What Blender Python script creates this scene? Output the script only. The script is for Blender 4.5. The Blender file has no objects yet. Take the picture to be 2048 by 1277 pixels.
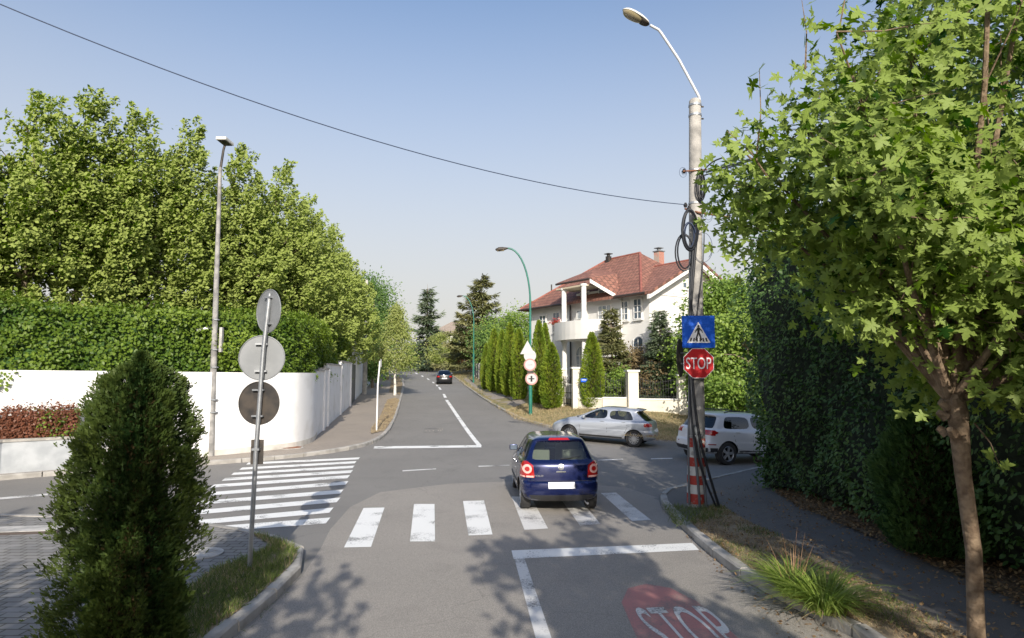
import bpy, bmesh, math, random
import numpy as np
from mathutils import Vector, Matrix, noise
from mathutils.bvhtree import BVHTree
from mathutils.geometry import delaunay_2d_cdt

SC = bpy.context.scene
COL = SC.collection
R = math.radians
rng = np.random.default_rng(7)
random.seed(7)

# ---------------------------------------------------------------- camera
F, HC, PITCH = 1300.0, 2.70, math.atan(112 / 1300.0)
cam = bpy.data.cameras.new('camera')
cam.sensor_width = 36.0
cam.lens = 36.0 * F / 2048.0
cam.clip_start, cam.clip_end = 0.1, 3000
camo = bpy.data.objects.new('camera', cam)
camo.location = (0, 0, HC)
camo.rotation_euler = (math.pi / 2 + PITCH, 0, 0)
COL.objects.link(camo)
SC.camera = camo
# ---------------------------------------------------------------- world, sun, exposure
SUN = Vector((-0.125, 1.0, -0.49)).normalized()      # the way the light travels
w = bpy.data.worlds.new('World'); SC.world = w
w.use_nodes = True
nt = w.node_tree; nt.nodes.clear()
sky = nt.nodes.new('ShaderNodeTexSky'); sky.sky_type = 'NISHITA'; sky.sun_disc = False
sky.sun_elevation = math.asin(-SUN.z)
sky.sun_rotation = math.atan2(-SUN.x, -SUN.y)
sky.air_density = 1.0; sky.dust_density = 3.0; sky.ozone_density = 2.2; sky.altitude = 100
bg = nt.nodes.new('ShaderNodeBackground'); bg.inputs['Strength'].default_value = 0.15
wo = nt.nodes.new('ShaderNodeOutputWorld')
# thin summer haze low over the horizon
tc = nt.nodes.new('ShaderNodeTexCoord'); sx = nt.nodes.new('ShaderNodeSeparateXYZ'); nt.links.new(tc.outputs['Generated'], sx.inputs[0])
mr = nt.nodes.new('ShaderNodeMapRange'); mr.interpolation_type = 'SMOOTHSTEP'
for k_, v_ in ((1, .0), (2, .70), (3, .94), (4, .0)): mr.inputs[k_].default_value = v_
hz = nt.nodes.new('ShaderNodeMix'); hz.data_type = 'RGBA'; hz.inputs[7].default_value = (3.5, 3.33, 3.12, 1)
nt.links.new(sx.outputs['Z'], mr.inputs[0]); nt.links.new(mr.outputs[0], hz.inputs[0]); hs_ = nt.nodes.new('ShaderNodeHueSaturation'); hs_.inputs['Saturation'].default_value = 1.12; nt.links.new(sky.outputs[0], hs_.inputs['Color']); nt.links.new(hs_.outputs[0], hz.inputs[6])
nt.links.new(hz.outputs[2], bg.inputs[0]); nt.links.new(bg.outputs[0], wo.inputs[0])
sl = bpy.data.lights.new('sun', 'SUN'); sl.energy = 4.0; sl.angle = R(0.5); sl.color = (1.0, 0.93, 0.82)
so = bpy.data.objects.new('sun', sl); COL.objects.link(so)
so.rotation_euler = SUN.to_track_quat('-Z', 'Y').to_euler(); so.location = (0, -20, 30)
SC.view_settings.view_transform = 'Standard'; SC.view_settings.look = 'None'
SC.view_settings.exposure = 0.5; SC.view_settings.gamma = 1.0
SC.render.resolution_x, SC.render.resolution_y = 1024, 638
SC.cycles.max_bounces = 6; SC.cycles.transparent_max_bounces = 12

# ---------------------------------------------------------------- helpers: places
cp, sp = math.cos(PITCH), math.sin(PITCH)
def ray(px, py):
    u, v = (px - 1024) / F, (638.5 - py) / F
    return Vector((u, cp - v * sp, sp + v * cp))
def W(px, py, Y):
    d = ray(px, py); return Vector((0, 0, HC)) + d * (Y / d.y)
def ss(a, b, x):
    t = np.clip((np.asarray(x, float) - a) / (b - a), 0, 1); return t * t * (3 - 2 * t)
_yy = np.arange(-60, 900, 0.5)
_zz = np.interp(_yy, [-60, 21, 28, 36, 46, 70, 90, 110, 130, 300, 900], [0, 0, .1, .42, .85, 1.65, 2.55, 3.3, 3.6, 4.4, 6])
_k = np.exp(-0.5 * (np.arange(-12, 13) / 5.0) ** 2); _k /= _k.sum()
_zz = np.convolve(np.pad(_zz, 12, mode='edge'), _k, mode='valid')
_zz -= _zz[120]
def g(x, y):
    z = np.interp(y, _yy, _zz)
    z = z * (1 - 0.8 * ss(14, 40, x))
    v = y - 0.45 * x
    d = 0.045 * np.minimum(np.maximum(x - 0.5, 0), 40) * ss(9, 16, v) * (1 - ss(25, 34, v))
    return z - d
def G(px, py, off=0.0):
    d = ray(px, py); t = 2.0; last = t
    while t < 600:
        p = Vector((0, 0, HC)) + d * t
        if p.z < g(p.x, p.y) + off: break
        last = t; t *= 1.02
    a, b = last, t
    for _ in range(30):
        m = (a + b) / 2; p = Vector((0, 0, HC)) + d * m
        if p.z < g(p.x, p.y) + off: b = m
        else: a = m
    return Vector((0, 0, HC)) + d * b
def GL(pts, off=0.0): return [tuple(G(x, y, off)[:2]) for x, y in pts]

# ---------------------------------------------------------------- helpers: objects
def tag(o, label=None, cat=None, group=None, kind=None):
    if label: o['label'] = label
    if cat: o['category'] = cat
    if group: o['group'] = group
    if kind: o['kind'] = kind
    return o
def thing(name, label, cat, loc=(0, 0, 0), rz=0, group=None):
    o = bpy.data.objects.new(name, None); COL.objects.link(o)
    o.empty_display_size = 0.2; o.location = loc; o.rotation_euler = (0, 0, rz)
    return tag(o, label, cat, group)
def copy_thing(r, loc, rz, label, scale=1.0):
    c = r.copy(); COL.objects.link(c); c.location = loc; c.rotation_euler = (0, 0, rz); c['label'] = label
    c.scale = (scale,) * 3
    for ch in list(r.children):
        d = ch.copy(); COL.objects.link(d); d.parent = c
        for gch in list(ch.children):
            e = gch.copy(); COL.objects.link(e); e.parent = d
    return c
class MB:
    def __init__(s): s.v = []; s.f = []
    def add(s, v, f):
        n = len(s.v); s.v += [tuple(p) for p in v]; s.f += [tuple(i + n for i in q) for q in f]; return s
    def box(s, c, d, rz=0, M=None):
        x, y, z = d[0] / 2, d[1] / 2, d[2] / 2
        v = [Vector((i * x, j * y, k * z)) for i in (-1, 1) for j in (-1, 1) for k in (-1, 1)]
        m = (M or Matrix.Rotation(rz, 4, 'Z'))
        v = [m @ p + Vector(c) for p in v]
        return s.add(v, [(0, 1, 3, 2), (4, 6, 7, 5), (0, 4, 5, 1), (2, 3, 7, 6), (0, 2, 6, 4), (1, 5, 7, 3)])
    def tube(s, pts, rad, n=10, cap=True):
        pts = [Vector(p) for p in pts]
        rad = rad if hasattr(rad, '__len__') else [rad] * len(pts)
        v = []; f = []
        up = None
        for i, p in enumerate(pts):
            t = (pts[min(i + 1, len(pts) - 1)] - pts[max(i - 1, 0)])
            if t.length < 1e-9: t = Vector((0, 0, 1))
            t.normalize()
            if up is None: up = t.orthogonal().normalized()
            up = (up - t * up.dot(t))
            if up.length < 1e-6: up = t.orthogonal()
            up.normalize(); b = t.cross(up)
            for k in range(n):
                a = 2 * math.pi * k / n
                v.append(p + (up * math.cos(a) + b * math.sin(a)) * rad[i])
        for i in range(len(pts) - 1):
            for k in range(n):
                f.append((i * n + k, i * n + (k + 1) % n, (i + 1) * n + (k + 1) % n, (i + 1) * n + k))
        if cap:
            f.append(tuple(range(n))[::-1]); f.append(tuple((len(pts) - 1) * n + k for k in range(n)))
        return s.add(v, f)
    def prism(s, poly, z0, z1):
        n = len(poly)
        v = [(x, y, z0) for x, y in poly] + [(x, y, z1) for x, y in poly]
        f = [tuple(range(n))[::-1], tuple(range(n, 2 * n))] + [(i, (i + 1) % n, n + (i + 1) % n, n + i) for i in range(n)]
        return s.add(v, f)
    def slab(s, pts, thick):                      # polygon of 3D points given a thickness along a vector
        pts = [Vector(p) for p in pts]; t = Vector(thick); n = len(pts)
        return s.add(pts + [p + t for p in pts], [tuple(range(n)), tuple(range(n, 2 * n))[::-1]] +
                     [(i, n + i, n + (i + 1) % n, (i + 1) % n) for i in range(n)])
    def obj(s, name, mat, parent=None, smooth=False, bevel=0, fix=True, world=False, label=None):
        v = s.v
        if world and parent is not None:
            m = (Matrix.Translation(parent.location) @ parent.rotation_euler.to_matrix().to_4x4()).inverted()
            v = [tuple(m @ Vector(p)) for p in v]
        me = bpy.data.meshes.new(name); me.from_pydata([tuple(p) for p in v], [], s.f)
        if fix or bevel:
            bm = bmesh.new(); bm.from_mesh(me)
            bmesh.ops.recalc_face_normals(bm, faces=bm.faces)
            if bevel:
                es = [e for e in bm.edges if len(e.link_faces) == 2 and e.calc_face_angle(0) > 0.6]
                bmesh.ops.bevel(bm, geom=es, offset=bevel, segments=2, affect='EDGES', profile=0.6)
            bm.to_mesh(me); bm.free()
        return link(me, name, mat, parent, smooth, label)
def link(me, name, mat, parent=None, smooth=False, label=None):
    o = bpy.data.objects.new(name, me); COL.objects.link(o)
    if mat: me.materials.append(mat)
    if smooth:
        me.polygons.foreach_set('use_smooth', [True] * len(me.polygons))
        if hasattr(me, 'set_sharp_from_angle'): me.set_sharp_from_angle(angle=R(40))
    if parent is not None: o.parent = parent
    if label: o['label'] = label
    return o

# ---------------------------------------------------------------- helpers: materials
def newmat(name):
    m = bpy.data.materials.new(name); m.use_nodes = True
    n = m.node_tree; b = n.nodes['Principled BSDF']; return m, n, b
def N(n, t, **k):
    q = n.nodes.new(t)
    for a, v in k.items():
        if a in q.inputs: q.inputs[a].default_value = v
        else: setattr(q, a, v)
    return q
def noisemix(n, c1, c2, scale, lo=.4, hi=.6, detail=4, coord=None):
    tx = N(n, 'ShaderNodeTexNoise', Scale=scale, Detail=detail)
    if coord is not None: n.links.new(coord, tx.inputs['Vector'])
    rp = N(n, 'ShaderNodeMapRange'); rp.inputs[1].default_value = lo; rp.inputs[2].default_value = hi
    n.links.new(tx.outputs['Fac'], rp.inputs[0])
    mx = N(n, 'ShaderNodeMix', data_type='RGBA')
    n.links.new(rp.outputs[0], mx.inputs[0])
    for i, c in ((6, c1), (7, c2)):
        if isinstance(c, tuple): mx.inputs[i].default_value = (*c, 1)
        else: n.links.new(c, mx.inputs[i])
    return mx.outputs[2]
def bump(n, b, scale, strength, dist=.02, detail=4, coord=None):
    tx = N(n, 'ShaderNodeTexNoise', Scale=scale, Detail=detail)
    if coord is not None: n.links.new(coord, tx.inputs['Vector'])
    bp = N(n, 'ShaderNodeBump', Strength=strength, Distance=dist)
    n.links.new(tx.outputs['Fac'], bp.inputs['Height']); n.links.new(bp.outputs[0], b.inputs['Normal'])
    return bp
def geo(n): return N(n, 'ShaderNodeNewGeometry').outputs['Position']
def objc(n): return N(n, 'ShaderNodeTexCoord').outputs['Object']
def simple(name, c, rough=.6, metal=0, c2=None, scale=5, bmp=0, bscale=40, spec=.5, coat=0, lo=.4, hi=.6):
    m, n, b = newmat(name)
    b.inputs['Base Color'].default_value = (*c, 1)
    b.inputs['Roughness'].default_value = rough; b.inputs['Metallic'].default_value = metal
    b.inputs['Specular IOR Level'].default_value = spec; b.inputs['Coat Weight'].default_value = coat
    co = objc(n)
    if c2 is not None: n.links.new(noisemix(n, c, c2, scale, lo, hi, coord=co), b.inputs['Base Color'])
    if bmp: bump(n, b, bscale, bmp, coord=co)
    return m
def leafmat(name, dark, light, rough=.5, trans=.35, spec=.4, back=None):
    m, n, b = newmat(name)
    at = N(n, 'ShaderNodeAttribute', attribute_name='tone')
    mx = N(n, 'ShaderNodeMix', data_type='RGBA'); mx.inputs[6].default_value = (*dark, 1); mx.inputs[7].default_value = (*light, 1)
    n.links.new(at.outputs['Fac'], mx.inputs[0])
    col = mx.outputs[2]
    if back is not None:
        ge = N(n, 'ShaderNodeNewGeometry'); m2 = N(n, 'ShaderNodeMix', data_type='RGBA')
        n.links.new(ge.outputs['Backfacing'], m2.inputs[0]); n.links.new(col, m2.inputs[6]); m2.inputs[7].default_value = (*back, 1)
        col = m2.outputs[2]
    n.links.new(col, b.inputs['Base Color'])
    b.inputs['Roughness'].default_value = rough; b.inputs['Specular IOR Level'].default_value = spec
    tr = N(n, 'ShaderNodeBsdfTranslucent')
    hs = N(n, 'ShaderNodeHueSaturation', Value=1.5, Saturation=1.1); n.links.new(col, hs.inputs['Color'])
    n.links.new(hs.outputs[0], tr.inputs[0])
    ms = N(n, 'ShaderNodeMixShader'); ms.inputs[0].default_value = trans
    n.links.new(b.outputs[0], ms.inputs[1]); n.links.new(tr.outputs[0], ms.inputs[2])
    n.links.new(ms.outputs[0], n.nodes['Material Output'].inputs[0])
    return m

def asphalt(name, c1, c2, c3):
    m, n, b = newmat(name); po = geo(n)
    a = noisemix(n, c1, c2, .35, .35, .65, 5, po)
    st = N(n, 'ShaderNodeTexNoise', Scale=1.1, Detail=6, Roughness=.7); n.links.new(po, st.inputs['Vector'])
    a = noisemix(n, a, c3, 1.3, .55, .78, 6, po)
    a2 = noisemix(n, tuple(x * .35 for x in c1), tuple(min(1, x * 2.2) for x in c2), 130, .3, .7, 2, po)
    mx = N(n, 'ShaderNodeMix', data_type='RGBA'); mx.inputs[0].default_value = .45
    n.links.new(a, mx.inputs[6]); n.links.new(a2, mx.inputs[7])
    # fine tar-filled cracks
    vo = N(n, 'ShaderNodeTexVoronoi', feature='DISTANCE_TO_EDGE', Scale=.22)
    nz = N(n, 'ShaderNodeTexNoise', Scale=1.2, Detail=5); n.links.new(po, nz.inputs['Vector'])
    ad = N(n, 'ShaderNodeVectorMath', operation='ADD'); n.links.new(po, ad.inputs[0]); n.links.new(nz.outputs['Color'], ad.inputs[1])
    n.links.new(ad.outputs[0], vo.inputs['Vector'])
    lt = N(n, 'ShaderNodeMath', operation='LESS_THAN'); lt.inputs[1].default_value = .0022; n.links.new(vo.outputs['Distance'], lt.inputs[0])
    m3 = N(n, 'ShaderNodeMix', data_type='RGBA'); m3.inputs[7].default_value = (.02, .02, .02, 1)
    ml = N(n, 'ShaderNodeMath', operation='MULTIPLY'); ml.inputs[1].default_value = .16
    n.links.new(lt.outputs[0], ml.inputs[0]); n.links.new(ml.outputs[0], m3.inputs[0]); n.links.new(mx.outputs[2], m3.inputs[6])
    n.links.new(m3.outputs[2], b.inputs['Base Color'])
    b.inputs['Roughness'].default_value = .85; b.inputs['Specular IOR Level'].default_value = .35
    bump(n, b, 140, .5, .01, 3, po)
    return m
def paint(name, c, wear, lo, hi, under=(.13, .125, .12)):
    m, n, b = newmat(name); po = geo(n)
    fine = N(n, 'ShaderNodeTexNoise', Scale=38, Detail=6, Roughness=.75); n.links.new(po, fine.inputs['Vector'])
    big = N(n, 'ShaderNodeTexNoise', Scale=1.6, Detail=3); n.links.new(po, big.inputs['Vector'])
    ad = N(n, 'ShaderNodeMath', operation='MULTIPLY_ADD'); n.links.new(big.outputs['Fac'], ad.inputs[0]); ad.inputs[1].default_value = wear
    n.links.new(fine.outputs['Fac'], ad.inputs[2])
    rp = N(n, 'ShaderNodeMapRange'); rp.inputs[1].default_value = lo; rp.inputs[2].default_value = hi; n.links.new(ad.outputs[0], rp.inputs[0])
    mx = N(n, 'ShaderNodeMix', data_type='RGBA'); mx.inputs[6].default_value = (*c, 1); mx.inputs[7].default_value = (*under, 1)
    n.links.new(rp.outputs[0], mx.inputs[0]); n.links.new(mx.outputs[2], b.inputs['Base Color'])
    b.inputs['Roughness'].default_value = .7
    bump(n, b, 120, .4, .008, 3, po)
    return m
M = {}
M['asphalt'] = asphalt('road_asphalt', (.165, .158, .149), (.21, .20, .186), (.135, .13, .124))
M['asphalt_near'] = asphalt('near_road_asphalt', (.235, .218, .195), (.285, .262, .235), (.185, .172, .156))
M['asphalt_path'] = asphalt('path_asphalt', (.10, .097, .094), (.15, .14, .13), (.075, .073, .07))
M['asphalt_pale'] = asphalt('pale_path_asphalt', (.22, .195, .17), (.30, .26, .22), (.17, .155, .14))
M['white_paint'] = paint('white_road_paint', (.80, .80, .78), .9, 1.02, 1.16)
M['old_paint'] = paint('worn_road_paint', (.68, .67, .65), .8, .93, 1.10)
M['faint_paint'] = paint('faint_road_paint', (.40, .36, .30), .8, .75, .98)
M['red_paint'] = paint('red_road_paint', (.46, .20, .185), .9, .90, 1.16, under=(.24, .18, .165))
M['kerb'] = simple('kerb_concrete', (.30, .285, .26), .9, c2=(.42, .40, .37), scale=3, bmp=.5, bscale=30)
M['concrete'] = simple('concrete', (.34, .33, .31), .9, c2=(.5, .48, .45), scale=4, bmp=.35, bscale=35)
M['white_wall'] = simple('white_render', (.80, .80, .80), .9, c2=(.62, .61, .585), scale=1.3, bmp=.15, bscale=60, lo=.52, hi=.85)
M['house_white'] = simple('house_render', (.74, .73, .70), .9, c2=(.66, .645, .61), scale=.7, bmp=.1, bscale=50, lo=.45, hi=.8)
M['cream'] = simple('cream_wall', (.70, .66, .56), .9, c2=(.58, .54, .45), scale=1.2, bmp=.15, bscale=50, lo=.45, hi=.75)
M['trim'] = simple('white_trim', (.78, .77, .74), .6)
M['dark'] = simple('dark_rubber', (.018, .018, .02), .6)
M['black_metal'] = simple('black_iron', (.02, .02, .022), .45, .3)
M['galv'] = simple('galvanised_steel', (.42, .44, .46), .45, .75, c2=(.32, .33, .35), scale=14, lo=.3, hi=.7)
M['dull_white'] = simple('faded_sign_face', (.46, .46, .46), .6)
M['dull_red'] = simple('faded_sign_ring', (.42, .22, .20), .6)
M['sign_back'] = simple('sign_back_grey', (.24, .25, .26), .55, .3, c2=(.20, .21, .22), scale=3)
M['green_paint'] = simple('green_pole_paint', (.015, .13, .095), .4, c2=(.02, .16, .12), scale=3)
M['soil'] = simple('dry_soil', (.20, .145, .09), 1, c2=(.33, .26, .17), scale=2.2, bmp=.8, bscale=12)
M['litter'] = simple('leaf_litter_soil', (.11, .075, .045), 1, c2=(.22, .15, .085), scale=7, bmp=.9, bscale=25)
M['lawn'] = simple('dry_lawn', (.16, .15, .06), 1, c2=(.28, .23, .12), scale=1.4, bmp=.8, bscale=18)
M['earth'] = simple('far_ground', (.12, .13, .05), 1, c2=(.2, .18, .09), scale=.08)
M['bark'] = simple('bark', (.15, .115, .08), .95, c2=(.25, .20, .145), scale=9, bmp=.9, bscale=22)
M['planter'] = simple('planter_concrete', (.34, .36, .38), .9, c2=(.44, .46, .48), scale=2, bmp=.2, bscale=40)
M['maple_bark'] = simple('maple_bark', (.13, .088, .055), .95, c2=(.235, .17, .11), scale=11, bmp=1.0, bscale=26)
M['birch_bark'] = simple('birch_bark', (.62, .60, .55), .8, c2=(.16, .14, .12), scale=6, lo=.58, hi=.66)
M['glass'] = simple('window_glass', (.10, .13, .17), .05, 0, spec=.9)
M['lamp_glass'] = simple('lamp_glass', (.30, .25, .15), .12, 0, spec=.8, coat=.5)
M['lamp_cream'] = simple('lamp_housing', (.68, .66, .60), .45)
M['rust'] = simple('rusty_steel', (.20, .09, .05), .8, .3, c2=(.30, .15, .09), scale=18)
def brickmat(name, c1, c2, mortar, scale, w, h, bump_s=.5, msize=.02, vec=None, rough=.85, freq=2, off=.5):
    m, n, b = newmat(name); po = geo(n) if vec is None else vec(n)
    br = N(n, 'ShaderNodeTexBrick', Scale=scale); br.offset = off; br.offset_frequency = freq
    br.inputs['Color1'].default_value = (*c1, 1); br.inputs['Color2'].default_value = (*c2, 1); br.inputs['Mortar'].default_value = (*mortar, 1)
    br.inputs['Brick Width'].default_value = w; br.inputs['Row Height'].default_value = h; br.inputs['Mortar Size'].default_value = msize
    n.links.new(po, br.inputs['Vector'])
    out = noisemix(n, br.outputs['Color'], tuple(x * 1.5 for x in c1), 3.0, .55, .8, 5, po)
    n.links.new(out, b.inputs['Base Color'])
    bp = N(n, 'ShaderNodeBump', Strength=bump_s, Distance=.01); bp.invert = True
    n.links.new(br.outputs['Fac'], bp.inputs['Height']); n.links.new(bp.outputs[0], b.inputs['Normal'])
    b.inputs['Roughness'].default_value = rough
    return m
M['paving'] = brickmat('block_paving', (.185, .18, .175), (.25, .24, .225), (.09, .085, .07), 1, .24, .16, .6, .012)
# ---------------------------------------------------------------- ground surfaces
def dens(poly, step=1.0, closed=True):
    out = []; n = len(poly)
    for i in range(n if closed else n - 1):
        a, b = Vector(poly[i][:2]), Vector(poly[(i + 1) % n][:2]); k = max(1, int((b - a).length / step))
        out += [tuple(a.lerp(b, j / k)) for j in range(k)]
    if not closed: out.append(tuple(poly[-1][:2]))
    return out
def smooth_line(pts, it=2):
    for _ in range(it):
        q = [pts[0]]
        for a, b in zip(pts[:-1], pts[1:]):
            q += [(a[0] * .75 + b[0] * .25, a[1] * .75 + b[1] * .25), (a[0] * .25 + b[0] * .75, a[1] * .25 + b[1] * .75)]
        q.append(pts[-1]); pts = q
    return pts
def inside(poly, P):
    x, y = P[:, 0], P[:, 1]; c = np.zeros(len(P), bool); n = len(poly); j = n - 1
    for i in range(n):
        xi, yi = poly[i]; xj, yj = poly[j]
        if yi != yj: c ^= ((yi > y) != (yj > y)) & (x < (xj - xi) * (y - yi) / (yj - yi) + xi)
        j = i
    return c
def tri(poly, step, jit=0.0, bstep=None):
    b = dens(poly, bstep or step)
    P = np.array(b); x0, y0 = P.min(0); x1, y1 = P.max(0)
    gx, gy = np.meshgrid(np.arange(x0 + step / 2, x1, step), np.arange(y0 + step / 2, y1, step))
    I = np.c_[gx.ravel(), gy.ravel()]
    if len(I): I = I + (rng.random(I.shape) - .5) * (step * .2 + jit)
    if len(I): I = I[inside(b, I)]
    if len(I):
        D = np.full(len(I), 1e9)
        for q in b: D = np.minimum(D, (I[:, 0] - q[0]) ** 2 + (I[:, 1] - q[1]) ** 2)
        I = I[D > (step * .35) ** 2]
    vs = [Vector(q) for q in b] + [Vector(q) for q in I]
    r = delaunay_2d_cdt(vs, [], [list(range(len(b)))], 1, 1e-5)
    return np.array([tuple(v) for v in r[0]]), [tuple(f) for f in r[2]]
def patch(name, poly, off, mat, step=1.0, zf=None, kind='structure', skirt=0.0, bstep=None, rough=0.0, parent=None):
    V, Fc = tri(poly, step, bstep=bstep)
    Z = (zf(V[:, 0], V[:, 1]) if zf else g(V[:, 0], V[:, 1])) + off
    if rough:
        Z = Z + np.array([noise.noise((x * 1.3, y * 1.3, 0)) * rough + noise.noise((x * 5, y * 5, 3)) * rough * .4 for x, y in V])
    verts = [(V[i, 0], V[i, 1], Z[i]) for i in range(len(V))]
    mb = MB().add(verts, Fc)
    o = mb.obj(name, mat, parent, fix=False, smooth=True)
    me = o.data
    # faces up
    if len(me.polygons) and me.polygons[0].normal.z < 0: me.flip_normals()
    if kind: o['kind'] = kind
    return o
def dist_to(line, x, y):
    x = np.asarray(x, float); y = np.asarray(y, float); D = np.full(x.shape, 1e9)
    for a, b in zip(line[:-1], line[1:]):
        ax, ay = a; dx, dy = b[0] - ax, b[1] - ay; L = dx * dx + dy * dy + 1e-9
        t = np.clip(((x - ax) * dx + (y - ay) * dy) / L, 0, 1)
        D = np.minimum(D, np.hypot(x - ax - t * dx, y - ay - t * dy))
    return D
def kerb(line, h=.13, wd=.14, side=1, block=1.0, gap=.012):
    """kerb stones laid end to end along the line; side gives which side the stone lies on"""
    mb = MB(); line = [Vector(p[:2]) for p in line]
    # resample by arclength
    L = [0]
    for a, b in zip(line[:-1], line[1:]): L.append(L[-1] + (b - a).length)
    def at(s):
        s = max(0, min(L[-1], s))
        for i in range(len(line) - 1):
            if s <= L[i + 1]: return line[i].lerp(line[i + 1], (s - L[i]) / max(1e-9, L[i + 1] - L[i]))
        return line[-1]
    k = int(L[-1] / block)
    for i in range(k):
        a, b = at(i * block + gap), at((i + 1) * block - gap)
        d = (b - a)
        if d.length < .02: continue
        d.normalize(); nn = Vector((-d.y, d.x)) * side; j = random.uniform(-.008, .008); hh = h + random.uniform(-.012, .008)
        za, zb = float(g(a.x, a.y)), float(g(b.x, b.y))
        ch = .025
        prof = [(0, -.1), (0, hh - ch), (ch, hh), (wd, hh), (wd, -.1)]
        v = []
        for p, z in ((a, za), (b, zb)):
            for o, q in prof:
                pt = p + nn * (o + j); v.append((pt.x, pt.y, z + q))
        f = [(0, 1, 2, 3, 4), (9, 8, 7, 6, 5)] + [(m, (m + 1) % 5, 5 + (m + 1) % 5, 5 + m) for m in range(5)]
        mb.add(v, f)
    o = mb.obj('kerb', M['kerb']); o['kind'] = 'structure'; return o

# outlines read from the photograph, laid on the ground
KNL = [(-70, 10.5 - 5.5), (-30, 10.0), (-12, 12.6)] + GL([(20, 1042), (200, 1047), (418, 1057), (500, 1074), (560, 1088), (600, 1104), (617, 1120), (604, 1148), (565, 1188), (512, 1236), (462, 1277)]) + [(-2.95, 2), (-3.0, -14)]
KNL = KNL[:3] + smooth_line(KNL[3:], 1)
KNR = [(3.75, -14), (3.7, 2)] + GL([(1712, 1277), (1621, 1235), (1526, 1184), (1475, 1155), (1402, 1096), (1352, 1046), (1322, 1014), (1318, 999), (1336, 985), (1383, 975), (1456, 955), (1530, 938)]) + [(14, 21.5), (30, 28.5), (70, 47)]
KNR = KNR[:2] + smooth_line(KNR[2:-2], 1) + KNR[-2:]
KFL = [(-70, -8), (-32, 8.5), (-18, 14.8)] + GL([(0, 962), (120, 951), (270, 942), (400, 932), (560, 920), (660, 908), (725, 896), (765, 880), (788, 852), (803, 802), (810, 767), (800, 748)]) 
KFL = KFL[:3] + smooth_line(KFL[3:], 1)
farL = [(-22, 125), (-40, 150), (-75, 175)]
KFL = KFL + farL
KFR0 = GL([(1350, 884), (1240, 876), (1165, 868), (1108, 860), (1050, 845), (1007, 824), (975, 805), (951, 789), (916, 759), (893, 749)])
KFR = [(70, 58), (32, 40.5), (16, 33)] + smooth_line(KFR0, 1) + [(-13.5, 112), (-16, 130), (-35, 160), (-72, 188)]

# big ground under everything
patch('ground', [(-900, -200), (900, -200), (900, 1500), (-900, 1500)], -.25, M['earth'], 30,
      zf=lambda x, y: g(x, y) - 4 * ((np.abs(x) < 90) & (y > -60) & (y < 225)))
road_poly = [(-75, -16), (75, -16), (75, 75), (40, 90), (0, 115), (-10, 150), (-72, 192), (-80, 150), (-20, 95), (-22, 40), (-75, 30)]
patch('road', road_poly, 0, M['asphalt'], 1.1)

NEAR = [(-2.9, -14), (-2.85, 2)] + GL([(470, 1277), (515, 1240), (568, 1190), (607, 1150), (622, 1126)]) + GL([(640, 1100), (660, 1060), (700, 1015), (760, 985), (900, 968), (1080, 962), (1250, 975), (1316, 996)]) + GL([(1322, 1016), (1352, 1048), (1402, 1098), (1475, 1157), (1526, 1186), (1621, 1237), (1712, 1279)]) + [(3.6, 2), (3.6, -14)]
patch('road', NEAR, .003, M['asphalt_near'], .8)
# near left pavement: block paving with a grass verge at the kerb
def offset_line(line, d):
    out = []
    for i, p in enumerate(line):
        a = Vector(line[max(0, i - 1)]); b = Vector(line[min(len(line) - 1, i + 1)]); t = (b - a).normalized()
        out.append((p[0] - t.y * d, p[1] + t.x * d))
    return out
kerb(KNL, side=-1)
NLi = offset_line(KNL, -.14)
patch('pavement', NLi + [(-75, -14)], .115, M['paving'], 1.0)
vl = GL([(552, 1092), (585, 1098), (608, 1116), (600, 1150), (560, 1190), (508, 1237), (455, 1277)], .12)
vl_out = [p for p in NLi if p[1] < 11.0 and p[0] > -4.4]
VERGE_L = vl_out + [(-3.6, -14), (-3.75, 3)] + GL([(300, 1277), (360, 1190), (430, 1140), (510, 1108), (545, 1093)], .12)
patch('verge', VERGE_L, .13, M['soil'], .5, rough=.02)

# near right: kerb, dry verge, footpath, litter strip below the hedge
kerb(KNR, side=-1)
NRi = offset_line(KNR, -.14)
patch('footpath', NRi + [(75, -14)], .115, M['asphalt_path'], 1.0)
vr_out = [p for p in NRi if p[1] < 12.6 and p[0] < 4.2]
VERGE_R = vr_out + GL([(1432, 1006), (1480, 1035)], .12) + [(4.35, 9.6), (4.45, 7.5), (4.6, 2), (4.7, -14)]
patch('verge', VERGE_R, .128, M['soil'], .5, rough=.02)
LITTER = [(5.75, -14), (5.8, 4), (5.75, 9), (5.7, 13), (6.1, 15.3), (7.4, 16.6), (14, 19.6), (30, 26.5), (60, 30), (60, -14)]
patch('leaf_litter_bed', LITTER, .135, M['litter'], .8, rough=.03)

# far left: footpath along the white wall
kerb(KFL, side=1)
FLi = offset_line(KFL, .14)
def zl(x, y): return g(x, y)
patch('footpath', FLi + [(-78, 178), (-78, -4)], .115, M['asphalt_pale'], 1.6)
STRAW = GL([(742, 868), (768, 862), (786, 838), (799, 802), (793, 796), (775, 800), (768, 815), (758, 838), (742, 858)], .13)
patch('verge', STRAW, .135, M['soil'], .6, rough=.02)
STRAW2 = GL([(800, 790), (805, 768), (797, 752), (783, 760), (778, 785)], .13)
patch('verge', STRAW2, .135, M['soil'], .8, rough=.02)

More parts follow.
